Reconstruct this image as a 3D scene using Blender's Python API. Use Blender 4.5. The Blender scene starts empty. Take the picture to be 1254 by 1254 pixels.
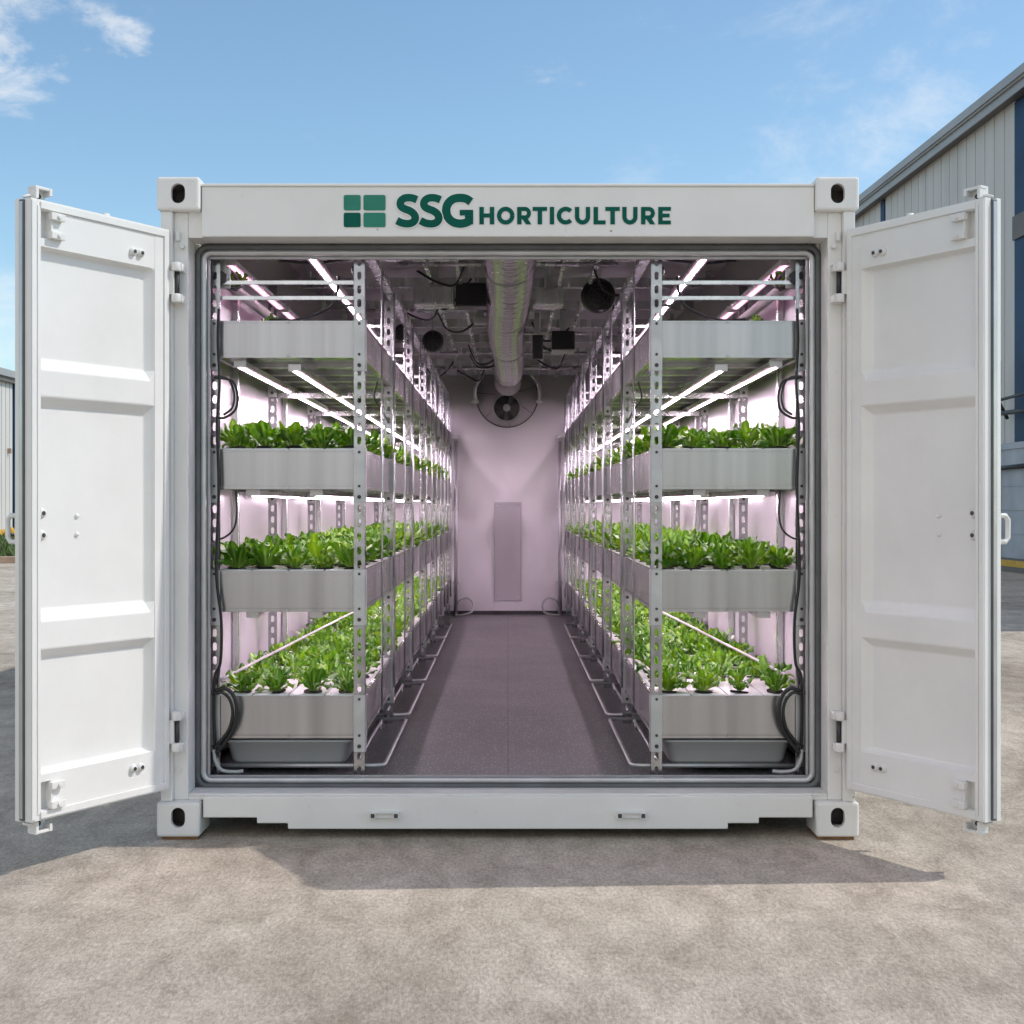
import bpy, bmesh, math, random
from mathutils import Vector, Matrix
R = math.radians
rnd = random.Random(7)
scene = bpy.context.scene
COL = scene.collection
H = 1.24          # camera height, metres
D = 5.0           # camera distance to the container front

# ------------------------------------------------------------------ materials
def new_mat(name):
    m = bpy.data.materials.new(name); m.use_nodes = True
    nt = m.node_tree
    return m, nt, nt.nodes['Principled BSDF']

def mat(name, col, rough=0.5, metal=0.0, var=0.06, scale=6.0, bump=0.0, bscale=60.0, stretch=None, spec=0.5, rvar=0.0):
    """Principled with a soft noise variation of the colour and optional bump, in object space."""
    m, nt, b = new_mat(name)
    N, L = nt.nodes, nt.links
    tc = N.new('ShaderNodeTexCoord')
    mp = N.new('ShaderNodeMapping'); L.new(tc.outputs['Object'], mp.inputs['Vector'])
    if stretch: mp.inputs['Scale'].default_value = stretch
    n = N.new('ShaderNodeTexNoise'); n.inputs['Scale'].default_value = scale; n.inputs['Detail'].default_value = 6
    L.new(mp.outputs['Vector'], n.inputs['Vector'])
    r = N.new('ShaderNodeValToRGB')
    r.color_ramp.elements[0].position = 0.3; r.color_ramp.elements[1].position = 0.7
    lo = [max(0, c*(1-var)) for c in col]; hi = [min(1, c*(1+var)) for c in col]
    r.color_ramp.elements[0].color = (*lo, 1); r.color_ramp.elements[1].color = (*hi, 1)
    L.new(n.outputs['Fac'], r.inputs['Fac']); L.new(r.outputs['Color'], b.inputs['Base Color'])
    b.inputs['Roughness'].default_value = rough; b.inputs['Metallic'].default_value = metal
    b.inputs['Specular IOR Level'].default_value = spec
    if rvar:
        mr = N.new('ShaderNodeMapRange'); mr.inputs['To Min'].default_value = rough-rvar; mr.inputs['To Max'].default_value = rough+rvar
        L.new(n.outputs['Fac'], mr.inputs['Value']); L.new(mr.outputs['Result'], b.inputs['Roughness'])
    if bump:
        n2 = N.new('ShaderNodeTexNoise'); n2.inputs['Scale'].default_value = bscale; n2.inputs['Detail'].default_value = 4
        L.new(mp.outputs['Vector'], n2.inputs['Vector'])
        bp = N.new('ShaderNodeBump'); bp.inputs['Strength'].default_value = bump; bp.inputs['Distance'].default_value = 0.01
        L.new(n2.outputs['Fac'], bp.inputs['Height']); L.new(bp.outputs['Normal'], b.inputs['Normal'])
    return m

def paint_mat(name, col, rough, dirt=0.25, rust=0.0):
    """Painted steel: faint large mottling, small scuffs and specks of rust."""
    m, nt, b = new_mat(name); N, L = nt.nodes, nt.links
    tc = N.new('ShaderNodeTexCoord')
    n1 = N.new('ShaderNodeTexNoise'); n1.inputs['Scale'].default_value = 2.2; n1.inputs['Detail'].default_value = 8; n1.inputs['Roughness'].default_value = .62
    L.new(tc.outputs['Object'], n1.inputs['Vector'])
    r1 = N.new('ShaderNodeValToRGB'); r1.color_ramp.elements[0].position = .32; r1.color_ramp.elements[1].position = .66
    r1.color_ramp.elements[0].color = (*[c*(1-.09) for c in col], 1); r1.color_ramp.elements[1].color = (*col, 1)
    L.new(n1.outputs['Fac'], r1.inputs['Fac'])
    n2 = N.new('ShaderNodeTexNoise'); n2.inputs['Scale'].default_value = 17; n2.inputs['Detail'].default_value = 9; n2.inputs['Roughness'].default_value = .7
    L.new(tc.outputs['Object'], n2.inputs['Vector'])
    r2 = N.new('ShaderNodeValToRGB'); r2.color_ramp.elements[0].position = .63; r2.color_ramp.elements[1].position = .74
    r2.color_ramp.elements[0].color = (0, 0, 0, 1); r2.color_ramp.elements[1].color = (dirt, dirt, dirt, 1)
    L.new(n2.outputs['Fac'], r2.inputs['Fac'])
    mx = N.new('ShaderNodeMix'); mx.data_type = 'RGBA'
    L.new(r2.outputs['Color'], mx.inputs['Factor']); L.new(r1.outputs['Color'], mx.inputs['A'])
    mx.inputs['B'].default_value = (.42, .38, .32, 1)
    out = mx.outputs['Result']
    if rust:
        n3 = N.new('ShaderNodeTexNoise'); n3.inputs['Scale'].default_value = 30; n3.inputs['Detail'].default_value = 3
        L.new(tc.outputs['Object'], n3.inputs['Vector'])
        r3 = N.new('ShaderNodeValToRGB'); r3.color_ramp.elements[0].position = .755; r3.color_ramp.elements[1].position = .775
        r3.color_ramp.elements[0].color = (0, 0, 0, 1); r3.color_ramp.elements[1].color = (rust, rust, rust, 1)
        L.new(n3.outputs['Fac'], r3.inputs['Fac'])
        m2 = N.new('ShaderNodeMix'); m2.data_type = 'RGBA'
        L.new(r3.outputs['Color'], m2.inputs['Factor']); L.new(out, m2.inputs['A']); m2.inputs['B'].default_value = (.28, .17, .09, 1)
        out = m2.outputs['Result']
    L.new(out, b.inputs['Base Color'])
    b.inputs['Roughness'].default_value = rough
    nb = N.new('ShaderNodeTexNoise'); nb.inputs['Scale'].default_value = 5; nb.inputs['Detail'].default_value = 3
    L.new(tc.outputs['Object'], nb.inputs['Vector'])
    bp = N.new('ShaderNodeBump'); bp.inputs['Strength'].default_value = .12; bp.inputs['Distance'].default_value = .02
    L.new(nb.outputs['Fac'], bp.inputs['Height']); L.new(bp.outputs['Normal'], b.inputs['Normal'])
    return m

def emit_mat(name, col, strength):
    m, nt, b = new_mat(name)
    b.inputs['Base Color'].default_value = (.8, .8, .8, 1)
    b.inputs['Emission Color'].default_value = (*col, 1); b.inputs['Emission Strength'].default_value = strength
    return m

M = {}
M['white'] = paint_mat('white_paint', (.80, .785, .76), .42, .34, .9)
M['doorwhite'] = paint_mat('door_paint', (.80, .79, .77), .38, .10, 0)
M['fitting'] = paint_mat('white_fitting', (.76, .75, .73), .4, .3, .6)
M['rubber'] = mat('rubber_seal', (.095, .098, .105), .26, 0, .2, 9, .05, 30)
M['rubgrey'] = mat('grey_seal', (.50, .505, .515), .22, .5, .12, 7, .04, 20)
M['alu'] = mat('brushed_trim', (.40, .39, .40), .45, .6, .12, 12)
M['galv'] = mat('galvanised_steel', (.70, .71, .72), .27, .88, .16, 5, .05, 8, (3, 3, .35), rvar=.07)
M['tray'] = mat('tray_sheet', (.45, .445, .455), .24, .93, .14, 3.2, .06, 5, (5, 5, .12), rvar=.06)
M['post'] = mat('post_steel', (.42, .425, .435), .22, .95, .3, 14, .04, 30, rvar=.08)
M['plate'] = mat('gusset_steel', (.52, .525, .53), .40, .6, .1, 12)
M['plastic'] = mat('white_plastic', (.80, .78, .79), .32, 0, .04, 9, .03, 20)
M['bin'] = mat('grey_plastic', (.42, .43, .435), .38, 0, .05, 5)
M['black'] = mat('black_plastic', (.014, .014, .016), .4, 0, .3, 8)
M['cable'] = mat('black_cable', (.012, .012, .013), .35, 0, .2, 9)
M['soil'] = mat('dark_soil', (.018, .012, .009), .9, 0, .5, 80, .6, 200)
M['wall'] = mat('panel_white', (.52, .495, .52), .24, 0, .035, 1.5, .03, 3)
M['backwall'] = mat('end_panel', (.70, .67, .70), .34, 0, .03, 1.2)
M['panelgrey'] = mat('hatch_panel', (.46, .43, .46), .34, 0, .04, 2)
M['ceil'] = mat('ceiling_sheet', (.46, .45, .455), .34, .25, .2, 2)
M['cavityshade'] = mat('cavity_shade', (.16, .14, .125), .7, 0, .3, 14)  # shade of the casting cavities, put into the colour as dark steel
M['dark'] = mat('dark_steel', (.06, .06, .062), .5, .4, .3, 6)
M['green1'] = mat('dark_green_vinyl', (.003, .098, .070), .6, 0, .14, 12, spec=.12)
M['green2'] = mat('mid_green_vinyl', (.040, .225, .160), .6, 0, .1, 9, spec=.12)
M['halo'] = mat('white_vinyl', (.86, .86, .85), .4, 0, .02)
M['wood'] = mat('rusty_wood', (.23, .11, .04), .8, 0, .4, 25, .3, 60)
M['led'] = emit_mat('led_diffuser', (1.0, .78, .94), 97.0)
M['ledsoft'] = emit_mat('soft_led_diffuser', (1.0, .78, .94), 47.0)
M['leddim'] = emit_mat('dim_led_diffuser', (1.0, .50, .78), 2.4)
M['ledpink'] = emit_mat('pink_led', (1.0, .42, .68), 1.0)
M['duct'] = mat('foil_duct', (.82, .82, .82), .25, .95, .15, 26)
M['glasspanel'] = mat('blue_cladding', (.014, .05, .115), .55, 0, .25, 1.2, spec=.25)
M['yellow'] = mat('yellow_paint', (.62, .36, .03), .5, 0, .2, 8)
M['lamphouse'] = mat('lamp_housing', (.62, .60, .61), .35, .4, .06)
M['pinkpipe'] = mat('white_pipe', (.42, .39, .39), .32, 0, .08, 12)

def cladding_mat(name, col):
    m, nt, b = new_mat(name); N, L = nt.nodes, nt.links
    tc = N.new('ShaderNodeTexCoord'); mp = N.new('ShaderNodeMapping'); mp.inputs['Scale'].default_value = (1, 1, .12)
    L.new(tc.outputs['Object'], mp.inputs['Vector'])
    n = N.new('ShaderNodeTexNoise'); n.inputs['Scale'].default_value = 2.4; n.inputs['Detail'].default_value = 7
    L.new(mp.outputs['Vector'], n.inputs['Vector'])
    r = N.new('ShaderNodeValToRGB'); r.color_ramp.elements[0].position = .3; r.color_ramp.elements[1].position = .72
    r.color_ramp.elements[0].color = (*[c*.88 for c in col], 1); r.color_ramp.elements[1].color = (*col, 1)
    L.new(n.outputs['Fac'], r.inputs['Fac']); L.new(r.outputs['Color'], b.inputs['Base Color'])
    b.inputs['Roughness'].default_value = .5
    return m
M['clad'] = cladding_mat('grey_cladding', (.60, .57, .535))
M['clad2'] = cladding_mat('cream_cladding', (.66, .64, .60))
M['seam'] = mat('cladding_seam', (.30, .29, .27), .6, 0, .1, 3)
M['fascia'] = mat('roof_fascia', (.36, .36, .355), .45, .2, .08, 1)
M['fasciadark'] = mat('fascia_groove', (.15, .14, .13), .6, 0, .1, 1)
M['block'] = mat('painted_blockwork', (.44, .47, .50), .7, 0, .14, 1.8, .2, 20)
M['kerb'] = mat('kerb_stone', (.45, .33, .24), .85, 0, .25, 3, .3, 30)

# leaf: colour attribute holds rib (R), tone (G), along-leaf position (B)
def leaf_material():
    m, nt, b = new_mat('lettuce_leaf'); N, L = nt.nodes, nt.links
    at = N.new('ShaderNodeAttribute'); at.attribute_name = 'leafdata'
    sp = N.new('ShaderNodeSeparateColor'); L.new(at.outputs['Color'], sp.inputs['Color'])
    oi = N.new('ShaderNodeObjectInfo')
    t = N.new('ShaderNodeMath'); t.operation = 'MULTIPLY_ADD'
    L.new(oi.outputs['Random'], t.inputs[0]); t.inputs[1].default_value = .35; L.new(sp.outputs['Green'], t.inputs[2])
    r = N.new('ShaderNodeValToRGB')
    r.color_ramp.elements[0].position = .1; r.color_ramp.elements[0].color = (.022, .095, .010, 1)
    r.color_ramp.elements[1].position = 1.15 if False else 1.0; r.color_ramp.elements[1].color = (.23, .385, .03, 1)
    e = r.color_ramp.elements.new(.55); e.color = (.088, .225, .018, 1)
    L.new(t.outputs[0], r.inputs['Fac'])
    tc = N.new('ShaderNodeTexCoord')
    nz = N.new('ShaderNodeTexNoise'); nz.inputs['Scale'].default_value = 70; nz.inputs['Detail'].default_value = 4
    L.new(tc.outputs['Object'], nz.inputs['Vector'])
    hv = N.new('ShaderNodeHueSaturation'); L.new(r.outputs['Color'], hv.inputs['Color'])
    mr = N.new('ShaderNodeMapRange'); mr.inputs['To Min'].default_value = .68; mr.inputs['To Max'].default_value = 1.3
    L.new(nz.outputs['Fac'], mr.inputs['Value']); L.new(mr.outputs['Result'], hv.inputs['Value']); hv.inputs['Saturation'].default_value = 1.08
    mx = N.new('ShaderNodeMix'); mx.data_type = 'RGBA'
    L.new(sp.outputs['Red'], mx.inputs['Factor']); L.new(hv.outputs['Color'], mx.inputs['A'])
    mx.inputs['B'].default_value = (.34, .50, .14, 1)
    L.new(mx.outputs['Result'], b.inputs['Base Color'])
    b.inputs['Roughness'].default_value = .32; b.inputs['Specular IOR Level'].default_value = .4
    bp = N.new('ShaderNodeBump'); bp.inputs['Strength'].default_value = .35; bp.inputs['Distance'].default_value = .006
    L.new(nz.outputs['Fac'], bp.inputs['Height']); L.new(bp.outputs['Normal'], b.inputs['Normal'])
    tr = N.new('ShaderNodeBsdfTranslucent')
    g = N.new('ShaderNodeHueSaturation'); g.inputs['Value'].default_value = 1.5; g.inputs['Saturation'].default_value = 1.1
    L.new(mx.outputs['Result'], g.inputs['Color']); L.new(g.outputs['Color'], tr.inputs['Color'])
    ms = N.new('ShaderNodeMixShader'); ms.inputs['Fac'].default_value = .22
    L.new(b.outputs['BSDF'], ms.inputs[1]); L.new(tr.outputs['BSDF'], ms.inputs[2])
    L.new(ms.outputs['Shader'], N['Material Output'].inputs['Surface'])
    return m
M['leaf'] = leaf_material()

# ------------------------------------------------------------------ mesh helper
class MB:
    def __init__(self): self.bm = bmesh.new()
    def _v(self, p): return self.bm.verts.new(p)
    def quad(self, *ps, smooth=False):
        f = self.bm.faces.new([self._v(p) for p in ps]); f.smooth = smooth; return f
    def box(self, x0, x1, y0, y1, z0, z1, M_=None):
        if x0 > x1: x0, x1 = x1, x0
        if y0 > y1: y0, y1 = y1, y0
        if z0 > z1: z0, z1 = z1, z0
        c = [(x0,y0,z0),(x1,y0,z0),(x1,y1,z0),(x0,y1,z0),(x0,y0,z1),(x1,y0,z1),(x1,y1,z1),(x0,y1,z1)]
        if M_: c = [M_(*p) for p in c]
        v = [self._v(p) for p in c]
        for i in ((0,3,2,1),(4,5,6,7),(0,1,5,4),(1,2,6,5),(2,3,7,6),(3,0,4,7)): self.bm.faces.new([v[j] for j in i])
        return self
    def tube(self, pts, r, n=10, closed=False, caps=True):
        pts = [Vector(p) for p in pts]; m = len(pts); rings = []; up = None
        for i, p in enumerate(pts):
            a = pts[(i-1) % m] if (closed or i) else p
            b = pts[(i+1) % m] if (closed or i < m-1) else p
            t = (b-a).normalized()
            if up is None:
                up = Vector((0,0,1)) if abs(t.z) < .9 else Vector((0,1,0))
            s = t.cross(up).normalized(); up = s.cross(t).normalized()
            rr = r[i] if isinstance(r, (list, tuple)) else r
            rings.append([self._v(p + s*math.cos(2*math.pi*k/n)*rr + up*math.sin(2*math.pi*k/n)*rr) for k in range(n)])
        for i in range(m if closed else m-1):
            A, B = rings[i], rings[(i+1) % m]
            for k in range(n):
                f = self.bm.faces.new((A[k], A[(k+1)%n], B[(k+1)%n], B[k])); f.smooth = True
        if caps and not closed:
            self.bm.faces.new(rings[0][::-1]); self.bm.faces.new(rings[-1])
        return self
    def cyl(self, a, b, r, n=14): return self.tube([a, b], r, n)
    def prism(self, poly, y0, y1, ax='y'):
        """poly: (a, b) corners. ax y: a=x b=z extruded in y. ax z: a=x b=y extruded in z. ax x: a=y b=z."""
        def P(a, b, t):
            return {'y': (a, t, b), 'z': (a, b, t), 'x': (t, a, b)}[ax]
        A = [self._v(P(a, b, y0)) for a, b in poly]; B = [self._v(P(a, b, y1)) for a, b in poly]
        n = len(poly)
        self.bm.faces.new(A); self.bm.faces.new(B[::-1])
        for i in range(n): self.bm.faces.new((A[i], B[i], B[(i+1)%n], A[(i+1)%n]))
        return self
    def lathe(self, prof, c, ax=(0,0,1), n=24, sy=1.0):
        """prof: (radius, height) along ax from c."""
        ax = Vector(ax).normalized(); up = Vector((0,1,0)) if abs(ax.y) < .9 else Vector((0,0,1))
        s = ax.cross(up).normalized(); u = s.cross(ax); c = Vector(c); rings = []
        for r, h in prof:
            rings.append([self._v(c + ax*h + s*math.cos(2*math.pi*k/n)*r + u*math.sin(2*math.pi*k/n)*r*sy) for k in range(n)])
        for A, B in zip(rings, rings[1:]):
            for k in range(n):
                f = self.bm.faces.new((A[k], A[(k+1)%n], B[(k+1)%n], B[k])); f.smooth = True
        self.bm.faces.new(rings[0][::-1]); self.bm.faces.new(rings[-1])
        return self
    def build(self, name, m, parent=None, bevel=0, seg=2, fix=True):
        if fix: bmesh.ops.recalc_face_normals(self.bm, faces=self.bm.faces[:])
        me = bpy.data.meshes.new(name); self.bm.to_mesh(me); self.bm.free()
        o = bpy.data.objects.new(name, me); COL.objects.link(o)
        for mm in (m if isinstance(m, (list, tuple)) else [m]): me.materials.append(mm)
        if parent: o.parent = parent
        if bevel:
            bv = o.modifiers.new('bevel', 'BEVEL'); bv.width = bevel; bv.segments = seg; bv.limit_method = 'ANGLE'; bv.angle_limit = R(40)
            bv.harden_normals = False
        return o

def tag(o, label=None, cat=None, group=None, kind=None):
    if label: o['label'] = label
    if cat: o['category'] = cat
    if group: o['group'] = group
    if kind: o['kind'] = kind
    return o
def empty(name, loc, label, cat, group=None):
    o = bpy.data.objects.new(name, None); COL.objects.link(o); o.location = loc; o.empty_display_size = .1
    return tag(o, label, cat, group)
def at0(root, *os):
    """parent world-space built meshes under an empty that has a location"""
    for o in os:
        o.parent = root; o.matrix_parent_inverse = Matrix.Translation(root.location).inverted()
def dup(root, **kw):
    c = root.copy(); COL.objects.link(c)
    for ch in root.children:
        d = ch.copy(); COL.objects.link(d); d.parent = c
        for g in ch.children:
            e = g.copy(); COL.objects.link(e); e.parent = d
    return c
def smooth_path(pts, n=6, closed=False):
    P = [Vector(p) for p in pts]; out = []
    m = len(P)
    for i in range(m if closed else m-1):
        p0 = P[(i-1) % m] if (closed or i) else P[0]*2-P[1]
        p1, p2 = P[i], P[(i+1) % m]
        p3 = P[(i+2) % m] if (closed or i < m-2) else P[-1]*2-P[-2]
        for k in range(n):
            t = k/n
            out.append(.5*((2*p1)+(p2-p0)*t+(2*p0-5*p1+4*p2-p3)*t*t+(3*p1-p0-3*p2+p3)*t**3))
    if not closed: out.append(P[-1])
    return out
SIDE = {-1: 'bright', 1: 'shaded'}      # which open door stands beside that rack
# ------------------------------------------------------------------ ground
def ground():
    m, nt, b = new_mat('concrete_yard'); N, L = nt.nodes, nt.links
    tc = N.new('ShaderNodeTexCoord')
    def noise(s, d, rgh=.6, dist=0, st=(1,1,1)):
        mp = N.new('ShaderNodeMapping'); mp.inputs['Scale'].default_value = st; L.new(tc.outputs['Object'], mp.inputs['Vector'])
        n = N.new('ShaderNodeTexNoise'); n.inputs['Scale'].default_value = s; n.inputs['Detail'].default_value = d
        n.inputs['Roughness'].default_value = rgh; n.inputs['Distortion'].default_value = dist
        L.new(mp.outputs['Vector'], n.inputs['Vector']); return n.outputs['Fac']
    def ramp(f, p0, c0, p1, c1):
        r = N.new('ShaderNodeValToRGB'); e = r.color_ramp.elements
        e[0].position, e[1].position = p0, p1; e[0].color = (*c0, 1); e[1].color = (*c1, 1); L.new(f, r.inputs['Fac']); return r.outputs['Color']
    def mix(kind, f, a, c):
        x = N.new('ShaderNodeMix'); x.data_type = 'RGBA'; x.blend_type = kind
        if isinstance(f, float): x.inputs['Factor'].default_value = f
        else: L.new(f, x.inputs['Factor'])
        L.new(a, x.inputs['A']); L.new(c, x.inputs['B']); return x.outputs['Result']
    big = noise(.7, 10, .66, .1)
    c = ramp(big, .34, (.46, .395, .325), .66, (.64, .565, .48))
    wv = noise(7.5, 14, .74, .4, (1, .5, 1))
    c = mix('MULTIPLY', .95, c, ramp(wv, .37, (.72, .695, .67), .62, (1.10, 1.095, 1.09)))
    fine = noise(95, 8, .78, .2, (1, .42, 1))
    c = mix('MULTIPLY', .75, c, ramp(fine, .36, (.52, .51, .50), .64, (1.30, 1.30, 1.30)))
    st = noise(.32, 12, .72, .3)
    c = mix('MULTIPLY', .8, c, ramp(st, .38, (.66, .645, .63), .50, (1.03, 1.03, 1.03)))
    # aggregate flecks
    sp = ramp(noise(150, 2, .5, 0, (1, .6, 1)), .64, (0, 0, 0), .70, (.55, .55, .55))
    w = N.new('ShaderNodeRGB'); w.outputs[0].default_value = (.55, .50, .44, 1)
    c = mix('MIX', sp, c, w.outputs[0])
    # hairline cracks
    vo = N.new('ShaderNodeTexVoronoi'); vo.feature = 'DISTANCE_TO_EDGE'; vo.inputs['Scale'].default_value = .22
    mp = N.new('ShaderNodeMapping'); L.new(tc.outputs['Object'], mp.inputs['Vector'])
    nd = N.new('ShaderNodeTexNoise'); nd.inputs['Scale'].default_value = 1.4; nd.inputs['Detail'].default_value = 6
    L.new(tc.outputs['Object'], nd.inputs['Vector'])
    va = N.new('ShaderNodeMix'); va.data_type = 'VECTOR'; va.inputs['Factor'].default_value = .22
    L.new(mp.outputs['Vector'], va.inputs['A']); L.new(nd.outputs['Color'], va.inputs['B'])
    L.new(va.outputs['Result'], vo.inputs['Vector'])
    ck = ramp(vo.outputs['Distance'], .0, (.45, .43, .41), .0016, (1, 1, 1))
    c = mix('MULTIPLY', .12, c, ck)
    L.new(c, b.inputs['Base Color']); b.inputs['Roughness'].default_value = .88; b.inputs['Specular IOR Level'].default_value = .25
    ad = N.new('ShaderNodeMath'); ad.operation = 'ADD'; L.new(wv, ad.inputs[0]); 
    ml = N.new('ShaderNodeMath'); ml.operation = 'MULTIPLY'; ml.inputs[1].default_value = .35; L.new(fine, ml.inputs[0]); L.new(ml.outputs[0], ad.inputs[1])
    bp = N.new('ShaderNodeBump'); bp.inputs['Strength'].default_value = .75; bp.inputs['Distance'].default_value = .02
    L.new(ad.outputs[0], bp.inputs['Height']); L.new(bp.outputs['Normal'], b.inputs['Normal'])
    g = MB(); g.quad((-400,-60,0),(400,-60,0),(400,900,0),(-400,900,0))
    tag(g.build('ground', m), 'weathered beige concrete yard under the container', kind='structure')
ground()

# ------------------------------------------------------------------ container
box = empty('shipping_container', (0, 0, 0), 'white steel shipping container with open doors, fitted out as an indoor farm', 'container')
YB = 8.02                       # interior back wall
ZF, ZC = H-1.052, H+1.33        # interior floor, ceiling
# header beam
b = MB(); b.box(-1.14, 1.14, .012, .155, H+1.0, H+1.186)
b.box(-1.139, 1.139, .006, .16, H+1.186, H+1.197)
b.build('header_beam', M['white'], box, .004)
b = MB(); b.box(-1.185, 1.185, .19, .80, H+1.10, H+1.19); b.build('header_box', M['ceil'], box)
# sill
def zz(y): return H-(y-619)/330
def xx(x): return (x-622)/330
pl = [(xx(248), zz(976)), (xx(248), zz(1002)), (xx(314), zz(1002)), (xx(314), zz(1009)), (xx(352), zz(1009)), (xx(352), zz(1016)),
      (-xx(352), zz(1016)), (-xx(352), zz(1009)), (-xx(314), zz(1009)), (-xx(314), zz(1002)), (-xx(248), zz(1002)), (-xx(248), zz(976))]
b = MB(); b.prism(pl, .008, .14); b.build('door_sill', M['white'], box, .004)
b = MB(); b.box(-1.192, 1.192, .03, .165, zz(976)-.001, zz(976)+.006); b.build('sill_plate', M['white'], box, .002)
for s in (-1, 1):
    x0 = xx(471)*-s if s > 0 else xx(471)
    b = MB()
    for o_ in (-.043, .043): b.box(x0+o_-.011, x0+o_+.011, -.016, .0075, zz(1002), zz(994))
    b.box(x0-.033, x0+.033, -.013, .0075, zz(995.5), zz(994))
    b.box(x0-.033, x0+.033, -.004, .0075, zz(1002), zz(995.6))
    t = b.build('lashing_bracket', M['fitting'], box, .0015)
    b = MB()
    for o_ in (-.043, .043): b.box(x0+o_-.007, x0+o_+.007, -.0175, -.0155, zz(1000.5), zz(995.6))
    b.build('bracket_slot', M['dark'], t)
# corner posts
for s in (-1, 1):
    b = MB(); b.box(s*1.29, s*1.247, .004, .19, H-1.10, H+1.094)
    b.box(s*1.247, s*1.194, .03, .19, H-1.10, H+1.094)
    b.box(s*1.194, s*1.178, .155, .19, H-1.085, H+1.002)
    b.build('corner_post', M['white'], box, .004)
    b = MB(); b.box(s*1.194, s*1.140, .034, .155, H+1.0, H+1.10); b.build('post_gusset', M['white'], box, .002)
    b = MB(); b.box(s*1.194, s*1.135, .034, .14, H-1.10, H-1.0835); b.build('post_gusset', M['white'], box, .002)
# corner castings with their oval holes
def oval(cx, cz, w, h, n=10):
    r = w/2; d = h/2-r; out = []
    for k in range(n+1):
        a = math.pi*k/n; out.append((cx+r*math.cos(a), cz+d+r*math.sin(a)))
    for k in range(n+1):
        a = math.pi+math.pi*k/n; out.append((cx+r*math.cos(a), cz-d+r*math.sin(a)))
    return out
def cut(o, cutters):
    for c in cutters:
        md = o.modifiers.new('cut', 'BOOLEAN'); md.operation = 'DIFFERENCE'; md.solver = 'EXACT'; md.object = c
    dg = bpy.context.evaluated_depsgraph_get(); me = bpy.data.meshes.new_from_object(o.evaluated_get(dg))
    o.modifiers.clear(); old = o.data; o.data = me; bpy.data.meshes.remove(old)
    for c in cutters:
        m_ = c.data; bpy.data.objects.remove(c); bpy.data.meshes.remove(m_)
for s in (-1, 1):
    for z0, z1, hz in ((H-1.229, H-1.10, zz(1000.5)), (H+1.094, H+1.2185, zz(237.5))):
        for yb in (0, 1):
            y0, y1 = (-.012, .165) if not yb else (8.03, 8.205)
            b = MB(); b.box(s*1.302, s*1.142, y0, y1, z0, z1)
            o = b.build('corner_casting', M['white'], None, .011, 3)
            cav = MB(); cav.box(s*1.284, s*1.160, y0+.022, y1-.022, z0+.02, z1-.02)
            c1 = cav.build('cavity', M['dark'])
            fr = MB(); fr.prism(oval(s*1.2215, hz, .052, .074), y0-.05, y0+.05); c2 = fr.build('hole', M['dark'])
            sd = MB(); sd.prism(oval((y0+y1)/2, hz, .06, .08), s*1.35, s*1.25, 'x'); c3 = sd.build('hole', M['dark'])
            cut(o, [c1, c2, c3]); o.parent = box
            o.data.materials.clear(); o.data.materials.append(M['white']); o.data.materials.append(M['cavityshade'])
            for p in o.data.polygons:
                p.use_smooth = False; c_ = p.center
                p.material_index = 1 if (s*c_.x < 1.2845 and s*c_.x > 1.1595 and y0+.0215 < c_.y < y1-.0215 and z0+.0195 < c_.z < z1-.0195) else 0  # faces inside the cavity get the painted shade
# outer shell
def wall_outline(y0, y1, depth=.036, per=.28):
    pts = []; y = y0
    while y < y1-per:
        pts += [(0, y), (0, y+.07), (depth, y+.14), (depth, y+.21)]; y += per
    pts += [(0, y1)]; return pts
for s in (-1, 1):
    w = wall_outline(.20, 8.03)
    poly = [(s*(1.29-d), y) for d, y in w] + [(s*1.235, 8.03), (s*1.235, .20)]
    b = MB(); b.prism(poly, .16, H+1.17, 'z'); b.build('side_wall', M['white'], box)
    b = MB(); b.box(s*1.29, s*1.235, .19, 8.03, .045, .16); b.build('bottom_rail', M['white'], box)
    b = MB(); b.box(s*1.29, s*1.235, .19, 8.03, H+1.17, H+1.21); b.build('top_rail', M['white'], box)
    b = MB(); b.box(s*1.234, s*1.2, .191, YB+.02, .2, H+1.16); b.box(s*1.234, s*1.2, .802, YB+.02, H+1.16, ZC+.025); b.build('inner_lining', M['wall'], box)
b = MB(); b.box(-1.26, 1.26, .805, 8.1, ZC+.026, ZC+.045); b.box(-1.26, 1.26, .80, .804, H+1.19, ZC+.045)
b.box(-1.24, 1.24, .2, .799, H+1.192, H+1.20); b.build('roof', M['white'], box)
b = MB(); b.box(-1.199, 1.199, .805, YB, ZC, ZC+.025); b.build('ceiling_sheet', M['ceil'], box)
b = MB(); b.box(-1.233, 1.233, YB, YB+.08, .05, ZC+.024); b.build('end_wall', M['backwall'], box)
b = MB(); b.box(-1.23, 1.23, .142, YB, .06, ZF-.004); b.build('floor_slab', M['dark'], box)
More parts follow.
